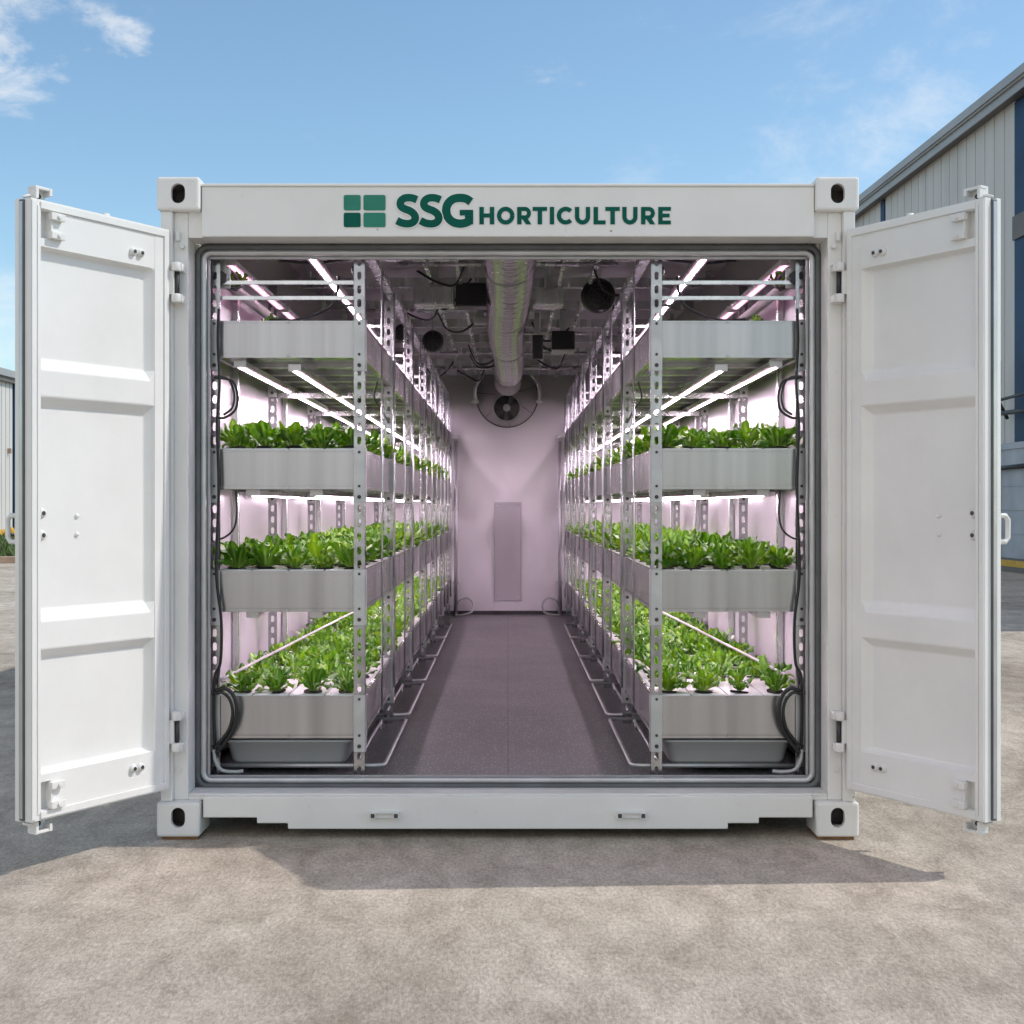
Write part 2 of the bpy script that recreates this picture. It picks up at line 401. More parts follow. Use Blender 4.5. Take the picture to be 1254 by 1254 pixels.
def floor_mat():
    m, nt, b = new_mat('speckled_floor'); N, L = nt.nodes, nt.links
    tc = N.new('ShaderNodeTexCoord')
    n1 = N.new('ShaderNodeTexNoise'); n1.inputs['Scale'].default_value = 2.2; n1.inputs['Detail'].default_value = 3; L.new(tc.outputs['Object'], n1.inputs['Vector'])
    r1 = N.new('ShaderNodeValToRGB'); r1.color_ramp.elements[0].position = .3; r1.color_ramp.elements[1].position = .7
    r1.color_ramp.elements[0].color = (.125, .122, .124, 1); r1.color_ramp.elements[1].color = (.185, .180, .183, 1); L.new(n1.outputs['Fac'], r1.inputs['Fac'])
    n2 = N.new('ShaderNodeTexVoronoi'); n2.inputs['Scale'].default_value = 62; L.new(tc.outputs['Object'], n2.inputs['Vector'])
    r2 = N.new('ShaderNodeValToRGB'); r2.color_ramp.elements[0].position = .16; r2.color_ramp.elements[1].position = .30
    r2.color_ramp.elements[0].color = (.8, .8, .8, 1); r2.color_ramp.elements[1].color = (0, 0, 0, 1); L.new(n2.outputs['Distance'], r2.inputs['Fac'])
    wn = N.new('ShaderNodeSeparateColor'); L.new(n2.outputs['Color'], wn.inputs['Color'])
    gt = N.new('ShaderNodeMath'); gt.operation = 'GREATER_THAN'; gt.inputs[1].default_value = .35; L.new(wn.outputs['Red'], gt.inputs[0])
    ml = N.new('ShaderNodeMath'); ml.operation = 'MULTIPLY'; L.new(r2.outputs['Color'], ml.inputs[0]); L.new(gt.outputs[0], ml.inputs[1])
    mx = N.new('ShaderNodeMix'); mx.data_type = 'RGBA'; L.new(ml.outputs[0], mx.inputs['Factor']); L.new(r1.outputs['Color'], mx.inputs['A']); mx.inputs['B'].default_value = (.68, .64, .66, 1)
    bk = N.new('ShaderNodeTexBrick'); bk.offset = 0; bk.inputs['Scale'].default_value = 1; bk.inputs['Brick Width'].default_value = 1.2; bk.inputs['Row Height'].default_value = 1.6
    bk.inputs['Mortar Size'].default_value = .003; bk.inputs['Color1'].default_value = bk.inputs['Color2'].default_value = (1, 1, 1, 1); bk.inputs['Mortar'].default_value = (.5, .5, .5, 1)
    L.new(tc.outputs['Object'], bk.inputs['Vector'])
    m2 = N.new('ShaderNodeMix'); m2.data_type = 'RGBA'; m2.blend_type = 'MULTIPLY'; m2.inputs['Factor'].default_value = 1
    L.new(mx.outputs['Result'], m2.inputs['A']); L.new(bk.outputs['Color'], m2.inputs['B']); L.new(m2.outputs['Result'], b.inputs['Base Color'])
    mr = N.new('ShaderNodeMapRange'); mr.inputs['To Min'].default_value = .16; mr.inputs['To Max'].default_value = .42; L.new(n1.outputs['Fac'], mr.inputs['Value']); b.inputs['Roughness'].default_value = .36
    bp = N.new('ShaderNodeBump'); bp.inputs['Strength'].default_value = .06; bp.inputs['Distance'].default_value = .002
    L.new(n2.outputs['Distance'], bp.inputs['Height']); L.new(bp.outputs['Normal'], b.inputs['Normal'])
    return m
b = MB(); b.box(-1.199, 1.199, .2, YB-.001, ZF-.003, ZF); b.build('floor_covering', floor_mat(), box)
b = MB(); b.box(-1.2, 1.2, .166, .1995, ZF-.03, ZF+.002); b.build('threshold_strip', M['alu'], box, .003)
b = MB(); b.box(-.62, .62, YB-.012, YB-.0005, ZF+.0005, ZF+.035); b.build('skirting', M['dark'], box)
kB = 1+YB/D
hx0, hx1 = (606-622)/330*kB, (637.5-622)/330*kB
b = MB(); b.box(hx0, hx1, YB-.014, YB-.001, H-(735-619)/330*kB, H-(616-619)/330*kB)
hatch = b.build('access_panel', M['panelgrey'], box, .002)
b = MB(); b.box(hx0-.007, hx1+.007, YB-.008, YB-.0008, H-(735-619)/330*kB-.007, H-(616-619)/330*kB+.007); b.build('panel_edge', M['bin'], hatch)
b = MB()
for x in (hx0+.02, hx1-.02):
    for z in (H-.90+.02, H+.0): b.cyl((x, YB-.019, z), (x, YB-.0135, z), .006, 8)
b.build('panel_screw', M['galv'], hatch)
# door seal: rounded rectangle rings
def ring(hw, zt, zb, rc, y, n=6):
    pts = []
    for cx, cz, a0 in ((hw-rc, zt-rc, 0), (-hw+rc, zt-rc, 90), (-hw+rc, zb+rc, 180), (hw-rc, zb+rc, 270)):
        for k in range(n+1):
            a = R(a0+90*k/n); pts.append((cx+rc*math.cos(a), y, cz+rc*math.sin(a)))
    return pts
ZT, ZBm = H+.999, H-1.0835
def seal(inset, r, rc, y, name, m):
    b = MB(); b.tube(ring(1.197-inset, ZT-inset, ZBm+inset, rc, y), r, 10, closed=True); return b.build(name, m, box)
seal(.012, .013, .04, .148, 'door_seal', M['rubber'])
seal(.034, .012, .03, .150, 'seal_bead', M['rubgrey'])
b = MB()
i0, w = .044, .012
X0, T0, B0 = 1.197-i0, ZT-i0, ZBm+i0
for a in ((-X0, X0, T0-w, T0), (-X0, X0, B0-.012, B0+.006), (-X0, -X0+w, B0+.006, T0-w), (X0-w, X0, B0+.006, T0-w)):
    b.box(a[0], a[1], .160, .175, a[2], a[3])
b.build('opening_trim', M['alu'], box, .003)
b = MB()
b.box(-1.2, 1.2, .1755, .19, ZT-.02, ZT+.08)
for s in (-1, 1): b.box(s*1.2, s*(X0-.004), .1755, .19, ZBm, ZT-.0205)
b.build('opening_backing', M['alu'], box)
# hinges on the posts
for s in (-1, 1):
    for z in (H+.824, H-.836):
        b = MB(); b.cyl((s*1.226, -.006, z-.043), (s*1.226, -.006, z+.043), .009, 10)
        h = b.build('door_hinge', M['dark'], box)
        for zc_, hgt in ((z+.058, .030), (z-.058, .030)):
            b = MB(); b.box(s*1.246, s*1.203, -.02, .034, zc_-hgt/2, zc_+hgt/2)
            b.cyl((s*1.226, -.022, zc_-hgt/2-.001), (s*1.226, -.022, zc_+hgt/2+.001), .017, 14)
            b.build('hinge_knuckle', M['fitting'], h, .003)
        b = MB(); b.box(s*1.262, s*1.234, -.026, -.014, z-.044, z+.044); b.build('hinge_blade', M['fitting'], h, .002)
    b = MB(); b.box(s*1.236, s*1.222, .012, .0295, H+.985, H+1.02); b.build('door_stop', M['fitting'], box, .002)
    b = MB(); b.cyl((s*1.214, .012, H+.965), (s*1.214, .03, H+.965), .009); b.build('post_stud', M['fitting'], box, .002)
    b = MB(); b.cyl((s*1.226, .02, H-.985), (s*1.226, .03, H-.985), .010); b.build('post_stud', M['fitting'], box, .002)

# ------------------------------------------------------------------ lettering and logo
def ribbon(mb, pts, w, yf, map_):
    n = len(pts); Lf, Rt = [], []
    for i in range(n):
        a = pts[max(0, i-1)]; c = pts[min(n-1, i+1)]
        d = Vector((c[0]-a[0], c[1]-a[1])).normalized(); nn = Vector((-d.y, d.x))*w/2
        Lf.append((pts[i][0]+nn.x, pts[i][1]+nn.y)); Rt.append((pts[i][0]-nn.x, pts[i][1]-nn.y))
    for i in range(n-1):
        q = [Lf[i], Rt[i], Rt[i+1], Lf[i+1]]
        mb.quad(*[(map_(p)[0], yf, map_(p)[1]) for p in q])
def rect(mb, x0, y0, x1, y1, yf, map_):
    mb.quad(*[(map_(p)[0], yf, map_(p)[1]) for p in ((x0,y0),(x1,y0),(x1,y1),(x0,y1))])
def cat2(pts, n=6): return [(p.x, p.y) for p in smooth_path([(a, b_, 0) for a, b_ in pts], n)]
def m1(p): return (xx(475+p[0]*.14354), zz(230+p[1]*.14354))
def m2(p): return (xx(650+p[0]*.14354), zz(230+p[1]*.14354))
YF = .010
Spts = [(246,98),(213,85),(178,80),(141,85),(113,105),(104,133),(115,159),(145,177),(182,191),(213,212),(231,241),(228,272),(204,295),(165,303),(118,296),(75,276)]
Gpts = [(707,115),(668,89),(612,81),(560,90),(521,118),(501,155),(497,192),(505,232),(529,268),(566,292),(612,301),(655,296),(694,280)]
tx = MB(); hl = MB()
def glyph(pts, w, lay):
    ribbon(hl, cat2(pts), w+13, YF-lay*.0012, m1); ribbon(tx, cat2(pts), w, YF-lay*.0012-.0006, m1)
glyph(Gpts, 73, 0); rect(tx, 612, 183, 727, 231, YF-.0008, m1); tx.quad(*[(m1(p)[0], YF-.0009, m1(p)[1]) for p in ((655,231.2),(727,231.2),(727,303),(668,322))])
glyph([(x+201, y) for x, y in Spts], 66, 1)
glyph(Spts, 66, 2)
SW = 38
def bars(mp, *rs):
    for r_ in rs: rect(tx, *r_, YF-.0006, mp)
T_, B_ = 158, 307
bars(m1, (780,T_,780+SW,B_), (869,T_,907,B_), (818.1,214,868.9,248))
def arc(cx, cy, rx, ry, a0, a1, n=28): return [(cx+rx*math.cos(R(a0+(a1-a0)*k/n)), cy-ry*math.sin(R(a0+(a1-a0)*k/n))) for k in range(n+1)]
ribbon(tx, arc(1005, 232.5, 56.5, 57.5, 0, 360, 40), 37, YF-.0006, m1)
def letter_R(mp, x):
    bars(mp, (x,T_,x+SW-1,B_))
    ribbon(tx, [(x+37.1,175)]+arc(x+68, 211, 33, 36, 90, -90, 16)+[(x+37.1,247)], 34, YF-.0006, mp)
    tx.quad(*[(mp(p)[0], YF-.0009, mp(p)[1]) for p in ((x+42,258),(x+86,252),(x+121,307),(x+77,307))])
letter_R(m1, 1103); letter_R(m2, 943)
for x in (16, 638): bars(m2, (x,T_,x+123,T_+34), (x+43,T_+34.1,x+81,B_))
bars(m2, (163,T_,200,B_))
ribbon(tx, arc(299, 232.5, 58, 57.5, 43, 317, 30), 37, YF-.0006, m2)
for x in (377, 782): ribbon(tx, [(x+19,T_)]+[(x+19,T_+40)]+arc(x+65.5, 243, 46.5, 47, 180, 360, 20)+[(x+112,T_+40),(x+112,T_)], 37, YF-.0006, m2)
bars(m2, (537,T_,575,B_), (575.1,273,640,B_))
bars(m2, (1090,T_,1127,B_), (1127.1,T_,1198,T_+33), (1127.1,215,1187,247), (1127.1,274,1198,B_))
hl.build('lettering_outline', M['halo'], box); tx.build('lettering', M['green1'], box)
lg = MB(); lg2 = MB()
def rrect(mb, x0, y0, x1, y1, r=2.2):
    pts = []
    for cx, cy, a0 in ((x1-r, y0+r, 0), (x0+r, y0+r, 90), (x0+r, y1-r, 180), (x1-r, y1-r, 270)):
        for k in range(5):
            a = R(a0+22.5*k); pts.append((cx+r*math.cos(a), cy-r*math.sin(a)))
    mb.prism([(xx(x), zz(y)) for x, y in pts], YF-.001, .0125)
rrect(lg2, 420.5, 238, 441.2, 256.8); rrect(lg2, 444.7, 238, 471.8, 256.8); rrect(lg2, 444.7, 259.8, 471.8, 277.4); rrect(lg, 420.5, 259.8, 441.2, 277.4)
lgo = lg2.build('logo', M['green2'], box); lg.build('logo_square', M['green1'], lgo)

# ------------------------------------------------------------------ the two open doors
DL = math.hypot(.3235, .525)
ZD0, ZD1 = H-1.048, H+1.018
def build_door(s):
    du = Vector((s*.3235, -.525, 0))/DL
    no = Vector((s*.525, .3235, 0))/DL          # towards the outer face
    hp = Vector((s*1.2515, -.025, 0))
    def P(u, w, z): 
        v = hp+du*u+no*w; return (v.x, v.y, z)
    def t(f): return f*DL
    root = bpy.data.objects.new('door', None); COL.objects.link(root); root.parent = box
    root['label'] = 'open door lit white by the sun' if s < 0 else 'open door hanging in grey shade'
    Bx = lambda mb, u0, u1, w0, w1, z0, z1: mb.box(u0, u1, w0, w1, z0, z1, P)
    # outer leaf
    b = MB(); Bx(b, .0, DL+.003, .056, .078, ZD0-.004, ZD1+.004); b.build('outer_leaf', M['doorwhite'], root, .003)
    b = MB(); Bx(b, .004, .05, .030, .0555, ZD0+.002, ZD1-.002); Bx(b, DL-.03, DL+.006, .030, .0555, ZD0+.002, ZD1-.002)
    Bx(b, .0505, DL-.0305, .030, .0555, ZD0+.002, ZD0+.05); Bx(b, .0505, DL-.0305, .030, .0555, ZD1-.05, ZD1-.002); b.build('door_gasket', M['rubber'], root, .004)
    b = MB(); Bx(b, DL+.0065, DL+.010, .034, .048, ZD0+.01, ZD1-.01); b.build('gasket_lip', M['rubgrey'], root)
    # frame
    rt, rb = H+.864, H-.897
    u0, u1 = t(.112), t(.936)
    b = MB()
    Bx(b, 0, u0, 0, .0295, ZD0, ZD1)
    Bx(b, u1, DL, 0, .0295, ZD0, ZD1)
    pk0 = t(.868)
    Bx(b, u0, pk0, 0.0012, .0295, rt, ZD1); Bx(b, pk0, u1, .0012, .0295, H+.985, ZD1); Bx(b, pk0, u1, .0012, .0295, rt, H+.892); Bx(b, pk0, u1, .0285, .0295, H+.892, H+.985)
    Bx(b, u0, pk0, 0.0012, .0295, ZD0, rb); Bx(b, pk0, u1, .0012, .0295, ZD0, H-1.016); Bx(b, pk0, u1, .0012, .0295, H-.922, rb); Bx(b, pk0, u1, .0285, .0295, H-1.016, H-.922)
    b.build('door_frame', M['doorwhite'], root)
    # raised edge beads round the leaf
    b = MB(); e = .006
    Bx(b, .004, .026, -e, 0-.0003, ZD0+.006, ZD1-.006)
    Bx(b, DL-.020, DL-.001, -e*.8, -.0003, ZD0+.006, ZD1-.006)
    Bx(b, DL-.036, DL-.0245, -e*.5, -.0003, ZD0+.02, ZD1-.02)
    Bx(b, .026, DL-.0365, -e, .0009, ZD1-.030, ZD1-.006)
    Bx(b, .026, DL-.0365, -e, .0009, ZD0+.006, ZD0+.030)
    b.build('edge_bead', M['doorwhite'], root, .002)
    # pressed panel
    zs = [(rb, .003), (rb+.012, .034), (H-.511, .034), (H-.481, .002), (H-.386, .002), (H-.348, .034), (H+.332, .034), (H+.364, .002), (H+.454, .002), (H+.492, .034), (rt-.010, .034), (rt, .003)]
    us = [(u0, 0), (u0+.026, 1), (u1-.008, 1), (u1, 0)]
    b = MB(); gr = [[b._v(P(u, (.0022 + (w-.0022)*f), z)) for u, f in us] for z, w in zs]
    for i in range(len(zs)-1):
        for j in range(3): b.bm.faces.new((gr[i][j], gr[i][j+1], gr[i+1][j+1], gr[i+1][j]))
    b.build('pressed_panel', M['doorwhite'], root, .005, 2)
    # lugs in the pockets
    for za, zb in ((H+.968, H+.905), (H-.938, H-1.003)):
        b = MB()
        for z in (za, zb):
            Bx(b, pk0-.045, pk0+.012, -.02, .0012, z-.012, z+.012)
            a = P(pk0-.018, -.026, z); c = P(pk0-.018, -.0195, z); b.cyl(a, c, .007, 10)
        Bx(b, pk0-.004, pk0+.005, -.006, .012, min(za, zb)-.012, max(za, zb)+.012)
        b.build('keeper_lug', M['fitting'], root, .002)
    # bolts
    def bolt(u, z, r, L, dark=True):
        b = MB(); b.lathe([(r*1.15, 0), (r*1.15, L*.35), (r, L*.4), (r*.92, L), (r*.5, L)], P(u, .001, z), -no, 16)
        o = b.build('door_bolt', M['fitting'], root)
        if dark:
            b = MB(); v = P(u, -L+.0005, z); q = P(u, -L-.0015, z); b.cyl(v, q, r*.5, 12); b.build('bolt_socket', M['dark'], o)
    for z in (H+.909, H-.942):
        bolt(t(.228), z, .0135, .013); bolt(t(.285), z, .0135, .013)
    def bolt2(u, z, r, L):
        b = MB(); b.lathe([(r*1.2, 0), (r*1.2, L*.4), (r, L*.45), (r*.9, L), (r*.5, L)], P(u, .034, z), -no, 16)
        o = b.build('door_bolt', M['fitting'], root)
        b = MB(); b.cyl(P(u, .034-L+.0005, z), P(u, .034-L-.0015, z), r*.5, 12); b.build('bolt_socket', M['dark'], o)
    for z in (H-.026, H-.100): bolt2(t(.896), z, .015, .018)
    b = MB(); Bx(b, t(.896)-.008, t(.896)+.008, .031, .0338, H-.108, H-.018); b.build('bolt_plate', M['doorwhite'], root)
    for z in (H-.036, H-.100):
        b = MB(); b.lathe([(.0085, 0), (.008, .005), (.004, .009), (.001, .0095)], P(t(.647), .034, z), -no, 12); b.build('rivet', M['doorwhite'], root)
    # outside handle loop
    hz0, hz1 = H-.122, H-.034
    b = MB(); pts = [P(DL-.012, w, z) for w, z in ((.076, hz1), (.118, hz1), (.132, hz1-.014), (.132, hz0+.014), (.118, hz0), (.076, hz0))]
    b.tube(pts, .0085, 8); Bx(b, DL-.024, DL, .0782, .082, hz0-.008, hz1+.008); b.build('handle', M['fitting'], root)
    # locking cams at top and bottom, and the bar along the outside
    uc = t(.888)
    for sg, z in ((1, ZD1+.004), (-1, ZD0-.004)):
        b = MB()
        Bx(b, uc-.03, uc+.03, .05, .062, z, z+sg*.042)
        Bx(b, uc-.034, uc-.022, .018, .062, z+sg*.02, z+sg*.046)
        Bx(b, uc+.022, uc+.034, .018, .062, z+sg*.004, z+sg*.046)
        Bx(b, uc-.036, uc+.036, .02, .05, z+sg*.036, z+sg*.046)
        b.tube([P(uc+.03, .04, z+sg*.012), P(t(.96), .04, z+sg*.012), P(t(.99), .05, z+sg*.004)], .006, 8)
        c = b.build('locking_cam', M['fitting'], root, .002)
        b = MB(); b.cyl(P(uc, .049, z+sg*.018), P(uc, .046, z+sg*.018), .009, 10); b.build('cam_hole', M['dark'], c)
    for u in (uc, t(.35)):
        b = MB(); b.cyl(P(u, .093, ZD0-.03), P(u, .093, ZD1+.03), .014, 12)
        b.build('locking_bar', M['fitting'], root)
    return root
for s in (-1, 1): build_door(s)
# timber pads under the castings
for s in (-1, 1):
    for yy, wh in ((.0, 'front'), (8.04, 'rear')):
        b = MB(); b.box(s*1.285, s*1.15, yy+.0, yy+.15, .0005, H-1.2295)
        tag(b.build('timber_pad', M['wood'], None, .002), f'thin rusty brown pad under the {wh} corner of container, on the {SIDE[s]} door side', 'pad', 'pads under the container corners')

# ------------------------------------------------------------------ racks
BAY = 1.28; Y0 = .225; NB = 6
YP = [Y0+BAY*i for i in range(NB+1)]
TIERS = [(.716, .573), (.2185, .063), (-.253, -.412), (-.738, -.902)]     # rim top, bottom (relative to the eye)
TNAME = ['top', 'second', 'third', 'lowest']
XW, XA = 1.14, .566
ZTOP = H+1.06
def hole_strip(mb, O, U, V, N, width, length, pitch, hw, hh, th, n=5):
    """flat strip with a line of oval slots; O corner, U across, V along, N thickness."""
    cnt = int(length/pitch)
    def pt(a, c, d): return O+U*a+V*c+N*d
    for i in range(cnt):
        v0 = i*pitch; v1 = v0+pitch if i < cnt-1 else length
        cx, cy = width/2, v0+pitch/2
        ov = oval(cx, cy, hw, hh, n); m = len(ov)
        q = []
        for (a, c) in ov:
            dx, dy = a-cx, c-cy
            k = min((width/2)/abs(dx) if abs(dx) > 1e-9 else 1e9, (pitch/2)/abs(dy) if abs(dy) > 1e-9 else 1e9)
            qx, qy = cx+dx*k, cy+dy*k
            if qy > cy+pitch/2-1e-6: qy = v1
            q.append((qx, qy))
        corners = [(width, v1), (0, v1), (0, v0), (width, v0)]
        for f in (0, 1):
            d = th*f
            I = [mb._v(pt(a, c, d)) for a, c in ov]; Q = [mb._v(pt(a, c, d)) for a, c in q]
            for j in range(m):
                j2 = (j+1) % m; ps = [I[j], Q[j]]
                a, c = q[j], q[j2]
                if abs(a[0]-c[0]) > 1e-6 and abs(a[1]-c[1]) > 1e-6:
                    cr = min(corners, key=lambda p: (p[0]-(a[0]+c[0])/2)**2+(p[1]-(a[1]+c[1])/2)**2)
                    ps.append(mb._v(pt(*cr, d)))
                ps += [Q[j2], I[j2]]
                try: mb.bm.faces.new(ps if f else ps[::-1])
                except ValueError: pass
            if f == 0: I0 = I
            else:
                for j in range(m): mb.bm.faces.new((I0[j], I0[(j+1)%m], I[(j+1)%m], I[j]))
    for a in (0, width): mb.quad(pt(a,0,0), pt(a,length,0), pt(a,length,th), pt(a,0,th))
    for c in (0, length): mb.quad(pt(0,c,0), pt(width,c,0), pt(width,c,th), pt(0,c,th))

def post_mesh(s, aisle):
    """angle post, local origin at its outer corner; flange 1 faces the opening (-Y), flange 2 faces the aisle or the wall."""
    mb = MB(); w = .042; hgt = ZTOP-ZF
    X, Y, Z = Vector((1,0,0)), Vector((0,1,0)), Vector((0,0,1))
    dirx = s if aisle else -s                  # flange runs from the corner away from the aisle / away from the wall
    hole_strip(mb, Vector((0,0,0)), X*dirx, Z, Y, w, hgt, .0532, .0155, .032, .0025)
    hole_strip(mb, Vector((0,.0026,0)), Y, Z, X*dirx, w-.0026, hgt, .0532, .0155, .032, .0025)
    mb.bm.normal_update()
    me = bpy.data.meshes.new('post'); mb.bm.to_mesh(me); mb.bm.free(); me.materials.append(M['post']); return me

RACK = {}
for s in (-1, 1):
    rk = empty('grow_rack', (0, 0, 0), f'four tier galvanised grow rack along the container wall on the {SIDE[s]} door side', 'rack', 'two grow racks facing each other across the aisle')
    RACK[s] = rk
    pa, pw = post_mesh(s, True), post_mesh(s, False)
    for i, y in enumerate(YP):
        for me, x in ((pa, s*.5545), (pw, s*1.156)):
            o = bpy.data.objects.new('post', me); COL.objects.link(o); o.parent = rk; o.location = (x, y-.008, ZF)
        # gusset plates and bolts at each tier
        for zt, zb in TIERS:
          for xa, xb in ((.5530, .5975), (1.1575, 1.115)):
            b = MB()
            b.box(s*xa, s*xb, y-.0115, y-.0085, H+zb-.052, H+zt+.004)
            xm = s*(xa+xb)/2
            if xa < 1: b.box(s*.5505, s*.5528, y-.0112, y+.032, H+zb-.052, H+zt+.004)
            gp = b.build('gusset_plate', M['plate'], rk, .0012, 1)
            for z in (H+zb-.03, H+zb+.012, H+zt-.012):
                r_ = .0055 if z > H+zb-.02 else .008
                bb = MB(); bb.cyl((xm, y-.0155, z), (xm, y-.0112, z), r_, 8); bb.build('bolt', M['dark'], gp)
    # trays, one per bay and tier, plus their white channel covers
    for ti, (zt, zb) in enumerate(TIERS):
        for i in range(NB):
            ya, yb = YP[i], YP[i+1]-.006
            if i == NB-1: yb = YP[i+1]
            xa, xb = (-XW, -XA) if s < 0 else (XA, XW)
            b = MB(); T = .003; z0, z1 = H+zb, H+zt
            b.box(xa, xb, ya, ya+T, z0+.0162, z1-.0085); b.box(xa, xb, yb-T, yb, z0+.0162, z1-.0085)
            b.box(xa, xa+T, ya+T, yb-T, z0+.0162, z1-.0085); b.box(xb-T, xb, ya+T, yb-T, z0+.0162, z1-.0085)
            b.box(xa, xb, ya, yb, z0+.012, z0+.016)                       # floor of the tray
            # rolled top rim and bottom lip
            for lo, hi, pr in ((z1-.008, z1, .0025), (z0, z0+.0115, .0035)):
                b.box(xa-pr, xb+pr, ya-pr, ya+.012, lo, hi); b.box(xa-pr, xb+pr, yb-.012, yb+min(pr, .0025), lo, hi)
                b.box(xa-pr, xa+.012, ya+.0121, yb-.0121, lo, hi); b.box(xb-.012, xb+pr, ya+.0121, yb-.0121, lo, hi)
            for ym in (ya+.33, ya+.64, ya+.95): b.box(xa+.013, xb-.013, ym-.018, ym+.018, z0-.006, z0+.0112)
            tr = b.build('tray', M['tray'], rk)
            if ti > 0:
                b = MB(); wch = (XW-XA-.012)/4
                for c in range(4):
                    x0 = xa+.006+wch*c
                    b.box(x0+.003, x0+wch-.003, ya+.006, yb-.004, z1-.03, z1+.004)
                b.build('channel_cover', M['plastic'], tr, .0035, 2)
            if i == 0:
                b = MB(); xm = (xa+xb)/2
                b.cyl((xm, ya-.009, z1-.004), (xm, ya-.0026, z1-.004), .0045, 8); b.build('rim_rivet', M['post'], tr); b = MB(); b.cyl((xm, ya-.010, z0+.006), (xm, ya-.0036, z0+.006), .0055, 8)
                b.build('rim_rivet', M['post'], tr)
    # long rails, cross rails, thin rods
    b = MB(); b.box(s*.552, s*.592, YP[0]+.03, YP[-1], H+1.02, H+1.05); b.build('top_rail', M['galv'], rk)
    for i, y in enumerate(YP):
        for z in (H+.80, H+.86):
            b = MB(); b.box(s*1.15, s*.60, y+.012, y+.028, z, z+.014); b.build('cross_rail', M['galv'], rk)
        if i:
            b = MB(); b.box(s*1.15, s*.60, y+.012, y+.04, H+.52, H+.545); b.build('cross_rail', M['galv'], rk)
    for i in range(1, NB+1):
        b = MB(); y = YP[i]-.05
        b.tube([(s*.5455, y, ZF+.18), (s*.5455, y, H+1.02)], .0065, 8)
        b.build('tie_rod', M['galv'], rk)
        b = MB(); y = YP[i]-BAY/2
        b.tube([(s*.5475, y, ZF+.16), (s*.5475, y, H+1.02)], .0050, 8); b.build('tie_rod', M['galv'], rk)
    for i in range(NB):
        for dy in (.64,):
            b = MB(); y = YP[i]+dy; b.box(s*1.195, s*1.172, y-.02, y+.02, ZF, H+1.05); b.build('wall_upright', M['galv'], rk)
    # low tube loops that reach out into the aisle
    for i in range(5):
        ya, yb = YP[i]+.045, YP[i+1]-.09+.0
        z = ZF+.035
        b = MB(); pts = [(s*1.12, ya, z), (s*.52, ya, z), (s*.490, ya+.012, z), (s*.484, ya+.035, z), (s*.484, yb-.035, z), (s*.490, yb-.012, z), (s*.52, yb, z), (s*1.12, yb, z)]
        b.tube(pts, .0085, 10); b.tube([(s*.60, ya+.03, z-.002), (s*.60, yb-.03, z-.002)], .007, 8)
        for y in (ya+.1, yb-.1): b.cyl((s*.60, y, ZF), (s*.60, y, z), .008, 8)
        b.build('floor_loop', M['plate'], rk)
for s in (-1, 1):
    b = MB(); b.tube([(s*.50, 7.93, ZF), (s*.50, 7.93, H+.62)], .018, 10)
    for z in (.3, 1.0, 1.7): b.box(s*.53, s*.47, 7.93, 8.015, ZF+z, ZF+z+.03)
    tag(b.build('wall_pipe', M['plate']), f'upright steel pipe clamped to the end wall beside rack, {SIDE[s]} door side', 'pipe')
# grey drip bins under the lowest trays
for s in (-1, 1):
    for i in range(NB):
        b = MB(); y0, y1 = YP[i]+.03, YP[i]+1.06
        zt_, zb_ = H-.912, H-1.012
        prof = [(0, zt_), (0, zt_-.010), (.012, zt_-.010)]
        xa, xb = 1.10, .615
        def rr(x0, x1, ya, yb, z, r=.03):
            o = []
            for cx, cy, a0 in ((x1-r, yb-r, 0), (x0+r, yb-r, 90), (x0+r, ya+r, 180), (x1-r, ya+r, 270)):
                for k in range(5):
                    a = R(a0+22.5*k); o.append((cx+r*math.cos(a), cy+r*math.sin(a), z))
            return o
        x0_, x1_ = (s*xa, s*xb) if s < 0 else (s*xb, s*xa)
        loops = [rr(x0_-.012, x1_+.012, y0-.012, y1+.012, zt_), rr(x0_-.012, x1_+.012, y0-.012, y1+.012, zt_-.010), rr(x0_, x1_, y0, y1, zt_-.011), rr(x0_+.016, x1_-.016, y0+.016, y1-.016, zb_+.015), rr(x0_+.03, x1_-.03, y0+.03, y1-.03, zb_)]
        V = [[b._v(p) for p in l] for l in loops]
        for A, B in zip(V, V[1:]):
            n = len(A)
            for k in range(n):
                f = b.bm.faces.new((A[k], A[(k+1)%n], B[(k+1)%n], B[k])); f.smooth = True
        b.bm.faces.new(V[0]); b.bm.faces.new(V[-1][::-1])
        where = 'foremost under the lowest tray' if i == 0 else f'{["","second","third","fourth","fifth","last"][i]} from the opening, under the lowest tray'
        tag(b.build('drip_bin', M['bin']), f'grey plastic drip bin {where}, {SIDE[s]} door side', 'bin', 'drip bins under the racks')

# ------------------------------------------------------------------ grow lights
ORD = ['first', 'second', 'third', 'fourth', 'fifth', 'sixth', 'seventh', 'eighth', 'ninth', 'tenth', 'eleventh', 'twelfth', 'thirteenth', 'fourteenth']
def make_light(led='led'):
    L_ = 1.2
    root = empty('grow_light', (0, 0, 0), 'x', 'grow light', 'slim grow light bars of the racks')
    b = MB(); b.prism([(-.024, .0), (.024, .0), (.018, .022), (-.018, .022)], .015, L_-.015); b.build('housing', M['lamphouse'], root)
    for ye in (0, L_-.0148):
        b = MB(); b.box(-.025, .025, ye, ye+.0148, -.004, .024); b.build('end_cap', M['lamphouse'], root, .002)
    for x in (-.0042, .0042):
        b = MB(); b.box(x-.0021, x+.0021, .02, L_-.02, -.005, -.0005); b.build('led_strip', M[led], root)
    for x in (-.0115, .0115):
        b = MB(); b.box(x-.0035, x+.0035, .02, L_-.02, -.003, -.0005); b.build('red_led_row', M['ledpink'], root)
    return root
